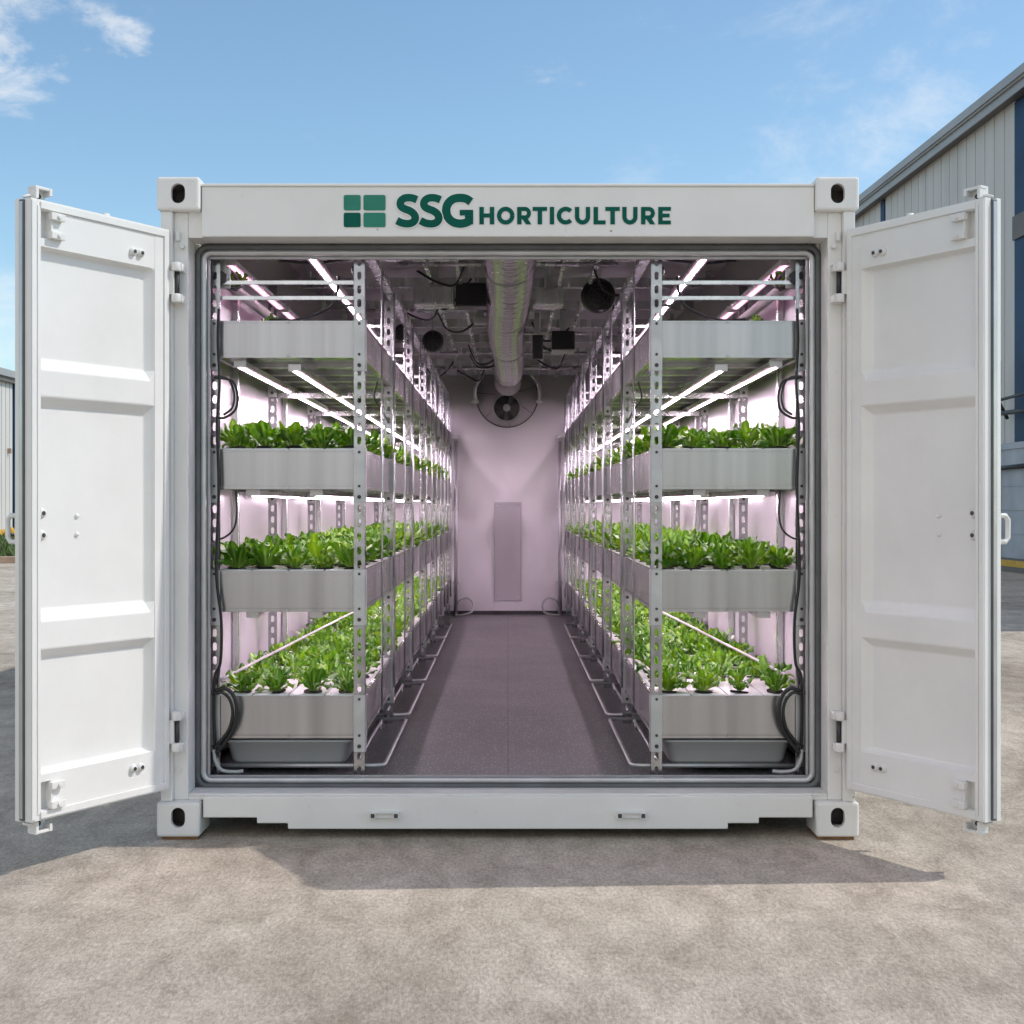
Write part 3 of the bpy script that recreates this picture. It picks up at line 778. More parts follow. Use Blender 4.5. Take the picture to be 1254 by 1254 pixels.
lt = make_light(); lt2 = make_light('leddim'); lt3 = make_light('ledsoft'); used = used2 = used3 = False
LX = {0: ((.77, .97), (1.09, .945)), 1: ((.835, .530), (1.05, .545)), 2: ((.75, .040), (1.0, .040)), 3: ((.75, -.436), (1.0, -.436))}
for s in (-1, 1):
    for ti in range(4):
        for q, (x, z) in enumerate(LX[ti]):
            for i in range(NB):
                if ti == 0 and q == 1: o = lt2 if not used2 else dup(lt2); used2 = True
                elif ti >= 2 or q == 1: o = lt3 if not used3 else dup(lt3); used3 = True
                else: o = lt if not used else dup(lt); used = True
                o.location = (s*x, YP[i]+.05, H+z)
                pos = ['over the top tray', 'under the top tray', 'under the second tray', 'under the third tray'][ti]
                tag(o, f'{ORD[i]} {"dim pink" if ti == 0 and q == 1 else "white"} grow light from opening {pos}, {"aisle" if q == 0 else "wall"} line, {SIDE[s]} door side', 'grow light', 'slim grow light bars of the racks')

# ------------------------------------------------------------------ lettuce plants
def leaf(mb, cl, base, az, length, width, a0, a1, twist, tone, seed, rows=10):
    rr = random.Random(seed)
    d = Vector((math.cos(az), math.sin(az), 0)); sd = Vector((-math.sin(az), math.cos(az), 0)); up = Vector((0,0,1))
    p = Vector(base); us = (-1, -.55, 0, .55, 1); prev = None; ph = rr.uniform(0, 6)
    cup = rr.uniform(.18, .5); wav = rr.uniform(.12, .34)
    for i in range(rows+1):
        f = i/rows; ang = a0+(a1-a0)*f**1.5
        t = d*math.sin(ang)+up*math.cos(ang); nrm = t.cross(sd)
        if i: p = p+t*(length/rows)
        if f < .3: w = width*(.16+.30*(f/.3)**1.6)
        else:
            g = (f-.3)/.7; w = width*(.46+.54*math.sin(min(1, g*1.25)*math.pi/2))*math.sqrt(max(.0, 1-max(0, (g-.55)/.47)**2.4))
        if i == rows: w = max(w, width*.05)
        sdt = (sd*math.cos(twist*f)+nrm*math.sin(twist*f)).normalized()
        row = []
        for u in us:
            lift = cup*w*.5*abs(u)**1.7 + wav*w*math.sin(ph+f*13+u*2.2)*abs(u)*(.4+f)
            q = p+sdt*(u*w*.5)-nrm*lift*(-1)
            q = p+sdt*(u*w*.5)+(-nrm)*lift if False else p+sdt*(u*w*.5)+nrm*(-lift)
            row.append((mb._v(q), u, f))
        if prev:
            for k in range(4):
                fc = mb.bm.faces.new((prev[k][0], prev[k+1][0], row[k+1][0], row[k][0])); fc.smooth = True
                for lp, (vv, u, ff) in zip(fc.loops, (prev[k], prev[k+1], row[k+1], row[k])):
                    rib = max(0, 1-abs(u)*2.2)*(.85-.55*ff) + max(0, .32-ff)*1.9
                    lp[cl] = (min(1, rib), tone*(1-.25*ff)+.1*(1-ff), ff, 1)
        prev = row
def plant_into(mb, cl, at, scale, seed, n=None, rows=10):
    rr = random.Random(seed); n = n or rr.randint(13, 17); off = rr.uniform(0, 6.28)
    for k in range(n):
        f = k/(n-1)                                    # 0 = inner, upright; 1 = outer, leaning
        az = off+k*2.4+rr.uniform(-.25, .25)
        ln = scale*(.066+.044*(1-abs(f-.5)*1.2)+rr.uniform(-.014, .014)); wd = scale*(.030+.016*f+rr.uniform(-.006, .010))
        a0 = .10+.72*f+rr.uniform(-.14, .14); a1 = .30+1.25*f+rr.uniform(-.4, .6)
        r0 = .004+.007*f
        leaf(mb, cl, (at[0]+math.cos(az)*r0, at[1]+math.sin(az)*r0, at[2]), az, ln, wd, a0, a1, rr.uniform(-.5, .5), rr.uniform(.02, .70), rr.random(), rows)
def plant_mesh(seed, scale=1.0):
    mb = MB(); cl = mb.bm.loops.layers.float_color.new('leafdata')
    plant_into(mb, cl, (0, 0, .002), scale, seed)
    me = bpy.data.meshes.new('lettuce'); mb.bm.to_mesh(me); mb.bm.free(); me.materials.append(M['leaf']); return me
PM = [plant_mesh(100+k) for k in range(16)]
b = MB(); b.lathe([(.034, -.002), (.036, .0035), (.031, .0045), (.028, .002), (.012, .0045), (.002, .005)], (0,0,0), (0,0,1), 20, 1.45)
cup0 = b.build('net_cup', M['soil']); CUP = cup0.data; bpy.data.objects.remove(cup0)
ROWP = {1: .165, 2: .165, 3: .225}; NCOL = {1: 5, 2: 5, 3: 4}; NINDV = {1: 8, 2: 10, 3: 13}
stuff = MB(); scl = stuff.bm.loops.layers.float_color.new('leafdata'); cups = MB()
rp = random.Random(3)
COLN = ['wall', 'second from the wall', 'third from the wall', 'aisle']
for s in (-1, 1):
    for ti in (1, 2, 3):
        ztop = H+TIERS[ti][0]+.0045
        nc, rpt = NCOL[ti], ROWP[ti]; wcol = (XW-XA-.012)/nc
        for r in range(int((YP[-1]-Y0-.12)/rpt)):
            y = Y0+.075+r*rpt
            for c in range(nc):
                x = s*(XW-.006-wcol*(c+.5)) + (.022 if r % 2 else -.014)*s + rp.uniform(-.006, .006)
                sc = rp.uniform(.78, 1.2)*(.86 if ti == 3 else 1.0)
                if rp.random() < .04: sc *= .7
                if s == 1 and ti == 3 and r == 0 and c == 1: sc = .42     # the stunted seedling
                yj = y+rp.uniform(-.006, .006)
                if r < NINDV[ti]:
                    o = bpy.data.objects.new('lettuce_plant', PM[rp.randrange(16)]); COL.objects.link(o)
                    o.location = (x, yj, ztop); o.rotation_euler = (rp.uniform(-.16, .16), rp.uniform(-.16, .16), rp.uniform(0, 6.28)); o.scale = (sc, sc, sc*rp.uniform(.88, 1.12))
                    line = 'in the line against the wall' if c == 0 else 'in the line along the aisle' if c == nc-1 else f'in the {ORD[c]} line from the wall'
                    lab = f'{"stunted seedling" if sc < .5 else "green lettuce"} {line}, {ORD[r]} row, {TNAME[ti]} tray, {SIDE[s]} door side'
                    tag(o, lab, 'lettuce', f'lettuces on the {TNAME[ti]} tray, {SIDE[s]} door side')
                    cpo = bpy.data.objects.new('net_cup', CUP); COL.objects.link(cpo); cpo.parent = o
                    cpo.matrix_parent_inverse = Matrix.Rotation(-o.rotation_euler.z, 4, 'Z') @ Matrix.Scale(1/sc, 4)
                else:
                    plant_into(stuff, scl, (x, yj, ztop+.002), sc, rp.random(), 10, 5)
                    stuff_cup = (x, yj, ztop)
                    cups.lathe([(.034, -.002), (.035, .004), (.010, .004)], stuff_cup, (0,0,1), 10, 1.45)
st = stuff.build('lettuce_rows', M['leaf'], None, fix=False)
tag(st, 'dense far rows of green lettuce deep inside on the planted trays', 'lettuce', kind='stuff')
cups.build('net_cup', M['soil'], st)

# ------------------------------------------------------------------ pipes, cables, sprigs on the racks
for s in (-1, 1):
    sd_ = SIDE[s]
    b = MB(); b.tube([(s*1.125, .245, H-.684), (s*1.113, .26, H-.676), (s*.924, 1.87, H-.612), (s*.80, 3.0, H-.575), (s*.77, 7.4, H-.57)], .0055, 8)
    tag(b.build('irrigation_line', M['pinkpipe']), f'thin white irrigation line above lettuces of the lowest tray, {sd_} door side', 'pipe')
    # upper pipe with a black end cap on its bracket
    pp = empty('water_pipe', (s*1.118, .25, H+.885), f'water pipe with black end cap over the top tray, {sd_} door side', 'pipe')
    b = MB(); b.tube([(s*1.118, .25, H+.885), (s*1.112, 7.7, H+.885)], .021, 12); p1 = b.build('pipe', M['pinkpipe'])
    b = MB(); b.cyl((s*1.118, .225, H+.885), (s*1.118, .262, H+.885), .026, 16); p2 = b.build('end_cap', M['black'])
    b = MB(); b.box(s*1.158, s*1.085, .262, .272, H+.848, H+.93); b.box(s*1.16, s*1.10, .255, .262, H+.905, H+1.02); p3 = b.build('pipe_bracket', M['plate'], None, .002)
    b = MB(); b.tube([(s*1.150, .30, H+.88), (s*1.07, .31, H+.852), (s*1.05, .32, H+.87), (s*1.08, .34, H+.91)], .009, 8); p4 = b.build('pipe_tie', M['cable'])
    at0(pp, p1, p2, p3, p4)
    # sprigs
    for k, (x, y, z, sc) in enumerate(((1.07, .42, .885, .62), (1.03, .72, .78, .55), (1.09, .95, .80, .5), (.92, 1.1, .83, .5), (.97, 1.6, .76, .6))):
        o = bpy.data.objects.new('leafy_sprig', PM[(k*3+1) % 12]); COL.objects.link(o)
        o.location = (s*x, y, H+z); o.scale = (sc*.8, sc*.8, sc); o.rotation_euler = (R(60+25*k), R(35*s), k*1.3)
        tag(o, f'small green sprig {["at the capped pipe end","just behind the capped pipe end","by the wall upright","hanging near the cross rails","deep behind the cross rails"][k]} above the top tray, {sd_} door side', 'sprig', 'stray sprigs above the top trays')
    def cable(pts, r, label, m='cable', n=8):
        b = MB(); b.tube(smooth_path(pts, 7), r, n); return tag(b.build('cable', M[m]), label, 'cable')
    X = lambda px, k: s*abs((px-622)/330*k)
    Zp = lambda py, k: H-(py-619)/330*k
    def C(*ps, k=1.038, y=None):
        return [(X(px, k), (k-1)*D if y is None else y, Zp(py, k)) for px, py in ps]
    cable(C((268,378),(267,420),(269,470),(266,520),(268,600),(265,700),(271,760),(270,810),(263,830),(262,880),(264,930)), .006, f'long black cable tied down the wall post, {sd_} door side')
    cable(C((262,462),(276,464),(286,468),(291,485),(288,502),(276,511),(266,512)), .005, f'black cable loop beside second tray plants, {sd_} door side')
    cable(C((263,461),(275,462),(283,469),(287,485),(284,500),(274,508)), .0045, f'thinner inner black cable loop above second tray, {sd_} door side')
    cable(C((289,602),(290,630),(286,648),(275,658),(264,661)), .004, f'black cable curving from under the second tray to wall post, {sd_} door side')
    cable(C((264,846),(276,843),(286,852),(290,870),(286,892),(275,910),(265,922), k=1.035), .008, f'thick black hose bowed over the lowest tray end, {sd_} door side')
    cable(C((262,850),(272,848),(281,856),(285,872),(281,892),(270,908),(263,916), k=1.035), .0065, f'second inner black hose bowed over the lowest tray end, {sd_} door side')
    cable(C((262,918),(264,932),(272,943),(288,945),(298,944), k=1.036), .007, f'grey hose curling out at the foot of the wall post, {sd_} door side', 'bin')
    cable([(X(330,1.08), .40, H+.745), (X(360,1.08), .40, H+.742), (X(385,1.08), .40, H+.765), (X(405,1.08), .40, H+.80), (X(413,1.08), .40, H+.86), (X(414,1.08), .40, H+.92)], .006, f'black cable sagging over the top tray to the light bar, {sd_} door side')
    cable([(X(342,1.1), .5, H+1.0), (X(380,1.1), .5, H+.99), (X(420,1.1), .5, H+1.0), (X(436,1.1), .5, H+1.01), (X(432,1.1), .5, H+.96), (X(437,1.1), .5, H+.92)], .006, f'black cable strung under the ceiling beside the front post, {sd_} door side')
    cable([(s*(.74+.03*(k % 3)), .5+.5*k, H+.052+.012*(k % 2)) for k in range(12)], .009, f'black cable bundle looping under the second tray, {sd_} door side')
    cable([(s*.60, 1.2, H+.57), (s*.62, 1.25, H+.50), (s*.585, 1.3, H+.44), (s*.57, 1.38, H+.40)], .004, f'short black lead hanging under the top tray at the second post, {sd_} door side')
    cable([(s*.50, 7.70, ZF+.02), (s*.42, 7.72, ZF+.02), (s*.34, 7.74, ZF+.05), (s*.33, 7.78, ZF+.12), (s*.38, 7.82, ZF+.17), (s*.46, 7.84, ZF+.15), (s*.50, 7.86, ZF+.06)], .010, f'hose loop on the floor by the end wall, {sd_} door side', 'bin')
    for i in range(1, 5):
        b = MB(); k = .4*i
        b.box(s*1.157, s*1.12, Y0-.018, Y0-.013, H+.9-k, H+.912-k)
    # cable ties as parts of the long cable would be too small to see

# ------------------------------------------------------------------ ceiling services
def pos(px, py, z):
    k = z*330/(619-py); return ((px-622)/330*k, (k-1)*D, H+z, k)
for i in range(9):
    y = .95+.85*i
    b = MB(); b.box(-1.17, 1.17, y-.025, y+.025, H+1.235, H+1.242); b.box(-1.17, 1.17, y-.025, y-.021, H+1.2425, H+1.29); b.box(-1.17, 1.17, y+.021, y+.025, H+1.2425, H+1.29)
    b.box(-1.15, -1.12, y-.02, y+.02, H+1.2905, ZC); b.box(1.15, 1.12, y-.02, y+.02, H+1.2905, ZC)
    tag(b.build('ceiling_channel', M['galv']), f'{ORD[i]} galvanised channel from the opening crossing under the ceiling', 'channel', 'channels crossing the container ceiling')
for x, lb in ((-.42, 'over the aisle edge, bright door side'), (-.26, 'between the foil duct and rack, bright door side'), (.28, 'between the foil duct and rack, shaded door side'), (.45, 'over the aisle edge, shaded door side')):
    b = MB(); b.tube([(x, .8, H+1.218), (x, 7.95, H+1.218)], .013, 8)
    tag(b.build('conduit', M['galv']), f'thin steel conduit running back {lb}', 'conduit', 'conduits along the ceiling')
for i, (y, xa, xb) in enumerate(((1.7, -.55, .55), (3.3, -1.0, .2), (4.4, -.2, 1.0), (5.6, -.9, .9), (6.8, -.6, .6))):
    b = MB(); b.tube([(xa, y, H+1.20), (xb, y, H+1.20)], .011, 8)
    tag(b.build('conduit', M['galv']), f'{ORD[i]} crosswise steel conduit from the opening under the ceiling', 'conduit', 'conduits across the ceiling')
# foil duct
nseg = 660; ya, yb = .62, 7.05
pts, rad = [], []
for i in range(nseg+1):
    f = i/nseg; y = ya+(yb-ya)*f
    pts.append((.0+.012*math.sin(f*9), y, H+1.185-.01*f+.006*math.sin(f*14))); rad.append(.118*(1-.05*f)+(.0, .008, .0105, .0115, .0105, .008)[i % 6]+.0015*math.sin(i*.37))
du = empty('air_duct', (0, ya, H+1.185), 'silver corrugated foil air duct running back under the ceiling above the aisle', 'duct')
b = MB(); b.tube(pts, rad, 28); d1 = b.build('flexible_hose', M['duct'])
b = MB(); b.tube([(.0, 7.05, H+1.174), (0, 7.22, H+1.165), (0, 7.40, H+1.13)], [.118, .121, .124], 28); d2 = b.build('outlet_collar', M['alu'])
b = MB(); hp_ = []
for i in range(110*14+1):
    f = i/(110*14); a = 2*math.pi*i/14; q = pts[min(nseg, int(f*nseg))]; r_ = .1185*(1-.05*f)+.006
    hp_.append((q[0]+r_*math.cos(a), ya+(yb-ya)*f, q[2]+r_*math.sin(a)))
b.tube(hp_, .0046, 5); d4 = b.build('spiral_wire', M['dark'])
b = MB()
for y in (1.5, 3.2, 4.9, 6.6): b.tube([(.128*math.cos(a), y, H+1.183+.128*math.sin(a)) for a in [R(18*k) for k in range(20)]], .004, 6, closed=True)
d3 = b.build('duct_clip', M['alu']); at0(du, d1, d2, d3, d4)
# ventilation fan on the end wall
fx, fz = (621-622)/330*2.55, H-(483-619)/330*2.55
fan = empty('extractor_fan', (fx, YB-.1, fz), 'round extractor fan with wide guard dome and bent tube bracket on end wall', 'fan')
b = MB(); b.lathe([(.30, .0), (.295, .02), (.20, .055), (.12, .07), (.02, .07)], (fx, YB-.002, fz), (0,-1,0), 40); g1 = b.build('guard_dome', M['panelgrey'])
b = MB(); b.tube([(fx+.297*math.cos(R(9*k)), YB-.025, fz+.297*math.sin(R(9*k))) for k in range(40)], .005, 6, closed=True)
for k in range(7):
    a = R(20+51*k); b.tube([(fx+.12*math.cos(a), YB-.078, fz+.12*math.sin(a)), (fx+.295*math.cos(a), YB-.03, fz+.295*math.sin(a))], .0025, 5)
g2 = b.build('guard_wire', M['dark'])
b = MB(); b.tube([(fx-.30, YB-.12, fz-.05)]+[(fx+.31*math.cos(R(a)), YB-.12, fz+.02+.27*math.sin(R(a))) for a in range(180, -1, -12)]+[(fx+.30, YB-.12, fz-.05)], .018, 10)
for q in (-1, 1): b.box(fx+q*.34, fx+q*.27, YB-.14, YB-.001, fz-.07, fz-.048)
g3 = b.build('tube_bracket', M['galv'])
mx_, mz = (620.5-622)/330*2.52, H-(497-619)/330*2.52
b = MB(); b.tube([(mx_+.135*math.cos(R(12*k)), YB-.16, mz+.135*math.sin(R(12*k))) for k in range(30)], .014, 10, closed=True); g4 = b.build('fan_ring', M['alu'])
b = MB(); b.lathe([(.135, 0), (.135, .10), (.02, .10)], (mx_, YB-.06, mz), (0,-1,0), 30); g5 = b.build('fan_casing', M['black'])
b = MB(); b.lathe([(.034, 0), (.036, .012), (.028, .022), (.004, .024)], (mx_, YB-.162, mz), (0,-1,0), 20); g6 = b.build('hub', M['plate'])
at0(fan, g1, g2, g3, g4, g5, g6)
for k in range(7):
    a = R(360/7*k+12); c, s_ = math.cos(a), math.sin(a)
    b = MB(); v = [(mx_+c*.034-s_*.01, YB-.172, mz+s_*.034+c*.01), (mx_+c*.034+s_*.01, YB-.164, mz+s_*.034-c*.01), (mx_+c*.118+s_*.028, YB-.163, mz+s_*.118-c*.028), (mx_+c*.122-s_*.022, YB-.178, mz+s_*.122+c*.022)]
    b.quad(*v); b.quad(*[(p[0], p[1]+.003, p[2]) for p in v[::-1]])
    at0(fan, b.build('fan_blade', M['dark']))
# boxes and small fans in the ceiling clutter
def cbox(name, px0, px1, py0, py1, z, dep, m, label, cat, lid=None):
    x0, y, _, k = pos(px0, (py0+py1)/2, z); x1 = (px1-622)/330*k
    z0, z1 = H-(py1-619)/330*k, H-(py0-619)/330*k
    r_ = empty(name, ((x0+x1)/2, y, z0), label, cat)
    b = MB(); b.box(x0, x1, y, y+dep, z0, z1); o1 = b.build('body', M[m], None, .006)
    b = MB(); b.box(x0+.012, x1-.012, y-.004, y-.0003, z0+.012, z1-.012); o2 = b.build('front_cover', M[m], None, .002)
    b = MB(); b.box((x0+x1)/2-.02, (x0+x1)/2+.02, y+dep*.3, y+dep*.6, z1, ZC); o3 = b.build('hanger', M['galv'])
    at0(r_, o1, o2, o3)
    if lid:
        b = MB(); b.box(x0, x1, y+.002, y+dep, z0-.012, z0-.0003); at0(r_, b.build('base_plate', M[lid]))
    return r_
cbox('control_box', 558, 596, 346, 375, 1.15, .16, 'black', 'black control box beside the foil duct, nearest the opening', 'control box')
cbox('driver_box', 506, 556, 350, 374, 1.14, .16, 'galv', 'grey metal driver housing next to the black control box', 'driver housing')
cbox('driver_box', 653, 690, 352, 374, 1.15, .16, 'galv', 'grey metal driver housing next to the round black fan', 'driver housing')
cbox('control_box', 676, 704, 405, 428, 1.10, .16, 'black', 'black square control box with white base deep in the ceiling', 'control box', 'plastic')
cbox('speaker', 652, 665, 410, 439, 1.02, .08, 'black', 'slim upright black speaker hanging deep beside the foil duct', 'speaker')
cbox('sensor_box', 580, 597, 387, 396, 1.13, .08, 'plastic', 'small white sensor box beside the foil duct', 'sensor')
def rfan(px, py, rp_, z, label):
    x, y, zz_, k = pos(px, py, z); r = rp_/330*k
    f = empty('circulation_fan', (x, y, zz_), label, 'fan', 'black circulation fans under the ceiling')
    b = MB(); b.lathe([(r*.9, 0), (r, .01), (r, .06), (r*.7, .075), (.01, .075)], (x, y+.075, zz_), (0,-1,0), 28); o1 = b.build('casing', M['black'])
    b = MB()
    for q in (.35, .6, .85): b.tube([(x+r*q*math.cos(R(15*k_)), y-.006, zz_+r*q*math.sin(R(15*k_))) for k_ in range(24)], .003, 5, closed=True)
    for k_ in range(4):
        a = R(45*k_); b.tube([(x-r*.9*math.cos(a), y-.003, zz_-r*.9*math.sin(a)), (x+r*.9*math.cos(a), y-.003, zz_+r*.9*math.sin(a))], .003, 5)
    o2 = b.build('grille', M['dark'])
    b = MB(); b.box(x-.012, x+.012, y+.02, y+.04, zz_+r*.9, ZC); o3 = b.build('hanger', M['galv'])
    at0(f, o1, o2, o3)
rfan(733, 361, 21, 1.15, 'large round black fan over the aisle, on the shaded door side')
rfan(530, 417, 13, 1.09, 'smaller round black fan deep in ceiling, bright door side')
rfan(493, 407, 11, 1.09, 'half hidden black fan behind rack posts, bright door side')
rq = random.Random(11)
for i in range(14):
    x = rq.uniform(-.5, .5); y = rq.uniform(1.4, 7.2); q = rq.choice((-1, 1))
    if abs(x) < .16: x = .2*q
    b = MB(); b.tube(smooth_path([(x, y, H+1.23), (x+.06*q, y+.1, H+1.15+rq.uniform(-.05, .03)), (x+.16*q, y+.15, H+1.12+rq.uniform(-.04, .05)), (x+.26*q, y+.2, H+1.22)], 6), .007, 6)
    tag(b.build('cable', M['cable']), 'short black cable drooping between the ceiling channels', 'cable', 'black cables drooping from the ceiling')

# ------------------------------------------------------------------ warehouse on the right
wr = empty('warehouse', (9.7, 34, 0), 'tall grey clad warehouse with blue strips behind the shaded door', 'warehouse')
XWl = 9.7; EH = 8.97
def clad(x, s, y0, y1, z0, z1, pitch, gw, m, th=.25, gd=.03):
    """vertical sheets with narrow grooves; s: side the face looks to."""
    poly = []; y = y0
    while y < y1-1e-3:
        e = min(y1, y+pitch); poly += [(x, y), (x, e-gw), (x-s*gd, e-gw+.004), (x-s*gd, e-.004)]; y = e
    poly += [(x-s*th, y1), (x-s*th, y0)]
    b = MB(); b.prism(poly, z0, z1, 'z'); return b
parts = []
for ya, yb in ((8.8, 18.3), (20.76, 28.9), (29.26, 60)):
    parts.append(clad(XWl, -1, ya, yb, 0, EH, .51, .05, 'clad').build('wall', M['clad']))
for ya, yb in ((18.32, 20.74), (28.92, 29.24)):
    b = MB(); b.box(XWl-.01, XWl+.2, ya, yb, 2.43, EH-.045)
    parts.append(b.build('blue_strip', M['glasspanel']))
b = MB(); b.box(XWl-.05, XWl-.011, 18.6, 20.75, 6.3, 6.75); parts.append(b.build('strip_bracket', M['fasciadark']))
b = MB(); b.box(XWl-.30, XWl+9, 8.6, 60.2, EH+.12, EH+.30); b.box(XWl-.34, XWl-.301, 8.6, 60.2, EH+.16, EH+.33); parts.append(b.build('roof', M['fascia']))
b = MB(); b.box(XWl-.22, XWl+.15, 8.6, 60.2, EH+.001, EH+.119); parts.append(b.build('eave_soffit', M['fasciadark']))
b = MB(); b.box(XWl-.25, XWl-.221, 8.6, 60.2, EH-.04, EH+.118); parts.append(b.build('fascia_board', M['fascia']))
b = MB(); b.box(XWl+.26, XWl+9, 8.9, 59.9, 0, EH); parts.append(b.build('core', M['clad']))
b = MB(); b.box(XWl-.22, XWl-.045, 8.8, 60, .25, 2.30); b.box(XWl-.25, XWl-.04, 8.8, 60, 2.301, 2.42)
for y in range(9, 60, 2): b.box(XWl-.235, XWl-.221, y, y+.05, .25, 2.295)
for z in (.7, 1.15, 1.6, 2.0): b.box(XWl-.232, XWl-.221, 8.8, 60, z, z+.025)
parts.append(b.build('plinth', M['block']))
b = MB(); b.box(XWl-.34, XWl-.06, 8.8, 60, .0005, .249); parts.append(b.build('plinth_kerb', M['fasciadark']))
b = MB(); b.box(XWl-.345, XWl-.341, 8.8, 60, .1, .22); parts.append(b.build('yellow_line', M['yellow']))
b = MB(); b.tube([(XWl-.30, 20.9, .2), (XWl-.30, 20.9, 1.95), (XWl-.30, 19.0, 1.97)], .05, 8); b.tube([(XWl-.12, 20.8, 2.9), (XWl-.30, 20.75, 3.2), (XWl-.30, 20.75, 4.0)], .035, 8)
b.tube([(XWl-.3, 20.9, 3.25), (XWl-.3, 18.6, 3.3)], .03, 8); b.tube([(XWl-.3, 20.9, 3.0), (XWl-.3, 18.6, 2.95)], .045, 8)
parts.append(b.build('wall_pipe', M['dark']))
at0(wr, *parts)
wr.rotation_euler.z = R(1.42); wr.location.x -= .34
# ------------------------------------------------------------------ warehouse on the left
wl = empty('warehouse', (-19.8, 41, 0), 'low cream clad warehouse in sun behind the bright door', 'warehouse')
parts = [clad(-19.8, 1, 20, 48.9, .3, 6.2, .42, .06, 'clad2').build('wall', M['clad2'])]
b = MB(); b.box(-19.86, -19.74, 48.91, 49.6, .0, 6.25); b.box(-19.95, -19.87, 48.9, 49.5, 0, 6.2); parts.append(b.build('corner_trim', M['glasspanel']))
b = MB(); b.box(-29, -19.5, 19.8, 49.8, 6.28, 6.55); parts.append(b.build('roof', M['fascia']))
b = MB(); b.box(-19.79, -19.6, 19.8, 49.8, 6.1, 6.279); parts.append(b.build('eave_gutter', M['fasciadark']))
b = MB(); b.box(-29, -20.06, 20, 49.5, 0, 6.27); parts.append(b.build('core', M['clad2']))
b = MB(); b.box(-20.04, -19.72, 20, 48.9, 0, .299); parts.append(b.build('base_course', M['yellow']))
b = MB(); b.box(-19.79, -19.66, 48.3, 48.42, 3.3, 3.5); b.box(-19.735, -19.6, 49.1, 49.3, 3.35, 3.6); parts.append(b.build('wall_lamp', M['kerb']))
at0(wl, *parts)
bo = empty('bollard', (-16.6, 40, 0), 'short yellow bollard with black band in front of the cream warehouse', 'bollard')
b = MB(); b.lathe([(.10, .0), (.10, .45), (.08, .50), (.02, .52)], (-16.6, 40, 0), (0,0,1), 16); q1 = b.build('post', M['yellow'])
b = MB(); b.lathe([(.104, .2), (.104, .32)], (-16.6, 40, 0), (0,0,1), 16); q2 = b.build('band', M['black'])
at0(bo, q1, q2)
# verge
b = MB(); b.box(-30, -3, 24.2, 46, .0, .11); tag(b.build('grass_bank', mat('verge_soil', (.10, .085, .045), .95, 0, .3, 3, .4, 9)), 'raised earth verge under the grass', kind='structure')
b = MB(); b.box(-30, -3, 23.9, 24.19, .0, .14); tag(b.build('kerb', M['kerb'], None, .01), 'reddish stone kerb along the verge', kind='structure')
gm = mat('grass_blade', (.085, .145, .032), .6, 0, .45, 1.5)
b = MB(); rg = random.Random(5)
for i in range(16000):
    x, y = rg.uniform(-24, -8.5), 24.3+21*rg.random()**1.4; h = rg.uniform(.05, .2); a = rg.uniform(0, 6.28); w = rg.uniform(.012, .03); lx, ly = rg.uniform(-.09, .09), rg.uniform(-.09, .09)
    c, s_ = math.cos(a)*w, math.sin(a)*w
    v = [b._v((x-c, y-s_, .1)), b._v((x+c, y+s_, .1)), b._v((x+lx*.6+c*.6, y+ly*.6+s_*.6, .1+h*.65)), b._v((x+lx, y+ly, .1+h)), b._v((x+lx*.6-c*.6, y+ly*.6-s_*.6, .1+h*.65))]
    b.bm.faces.new(v)
tag(b.build('grass', gm, None, fix=False), 'rough green grass on the verge before the cream warehouse', 'grass', kind='stuff')

# ------------------------------------------------------------------ sky, sun, camera
EL, AZ = 46.0, 2.8         # sun: elevation, degrees behind the container front
sd_ = Vector((math.cos(R(EL))*math.cos(R(AZ)), math.cos(R(EL))*math.sin(R(AZ)), math.sin(R(EL))))
sl = bpy.data.lights.new('sun', 'SUN'); sl.energy = 2.2; sl.angle = R(.5); sl.color = (1, .955, .88)
so = bpy.data.objects.new('sun', sl); COL.objects.link(so); so.rotation_euler = (-sd_).to_track_quat('-Z', 'Y').to_euler(); so.location = (20, 2, 20)
w = bpy.data.worlds.new('World'); scene.world = w; w.use_nodes = True
N, L = w.node_tree.nodes, w.node_tree.links
bg = N['Background']
sky = N.new('ShaderNodeTexSky'); sky.sky_type = 'NISHITA'; sky.sun_disc = False; sky.sun_elevation = R(EL); sky.sun_rotation = R(90-AZ)
sky.air_density = 1.0; sky.dust_density = .5; sky.ozone_density = 1.5
tc = N.new('ShaderNodeTexCoord')
mp = N.new('ShaderNodeMapping'); mp.inputs['Scale'].default_value = (1, 1, 1.9); L.new(tc.outputs['Generated'], mp.inputs['Vector'])
def cloudnoise(scale, detail, rough, loc):
    n = N.new('ShaderNodeTexNoise'); n.inputs['Scale'].default_value = scale; n.inputs['Detail'].default_value = detail; n.inputs['Roughness'].default_value = rough; n.inputs['Distortion'].default_value = .3
    m_ = N.new('ShaderNodeMapping'); m_.inputs['Location'].default_value = loc; L.new(mp.outputs['Vector'], m_.inputs['Vector']); L.new(m_.outputs['Vector'], n.inputs['Vector']); return n.outputs['Fac']
def mth(op, a, b_=None, c=None):
    x = N.new('ShaderNodeMath'); x.operation = op
    for i, v in enumerate((a, b_, c)):
        if v is None: continue
        if isinstance(v, (int, float)): x.inputs[i].default_value = v
        else: L.new(v, x.inputs[i])
    return x.outputs[0]
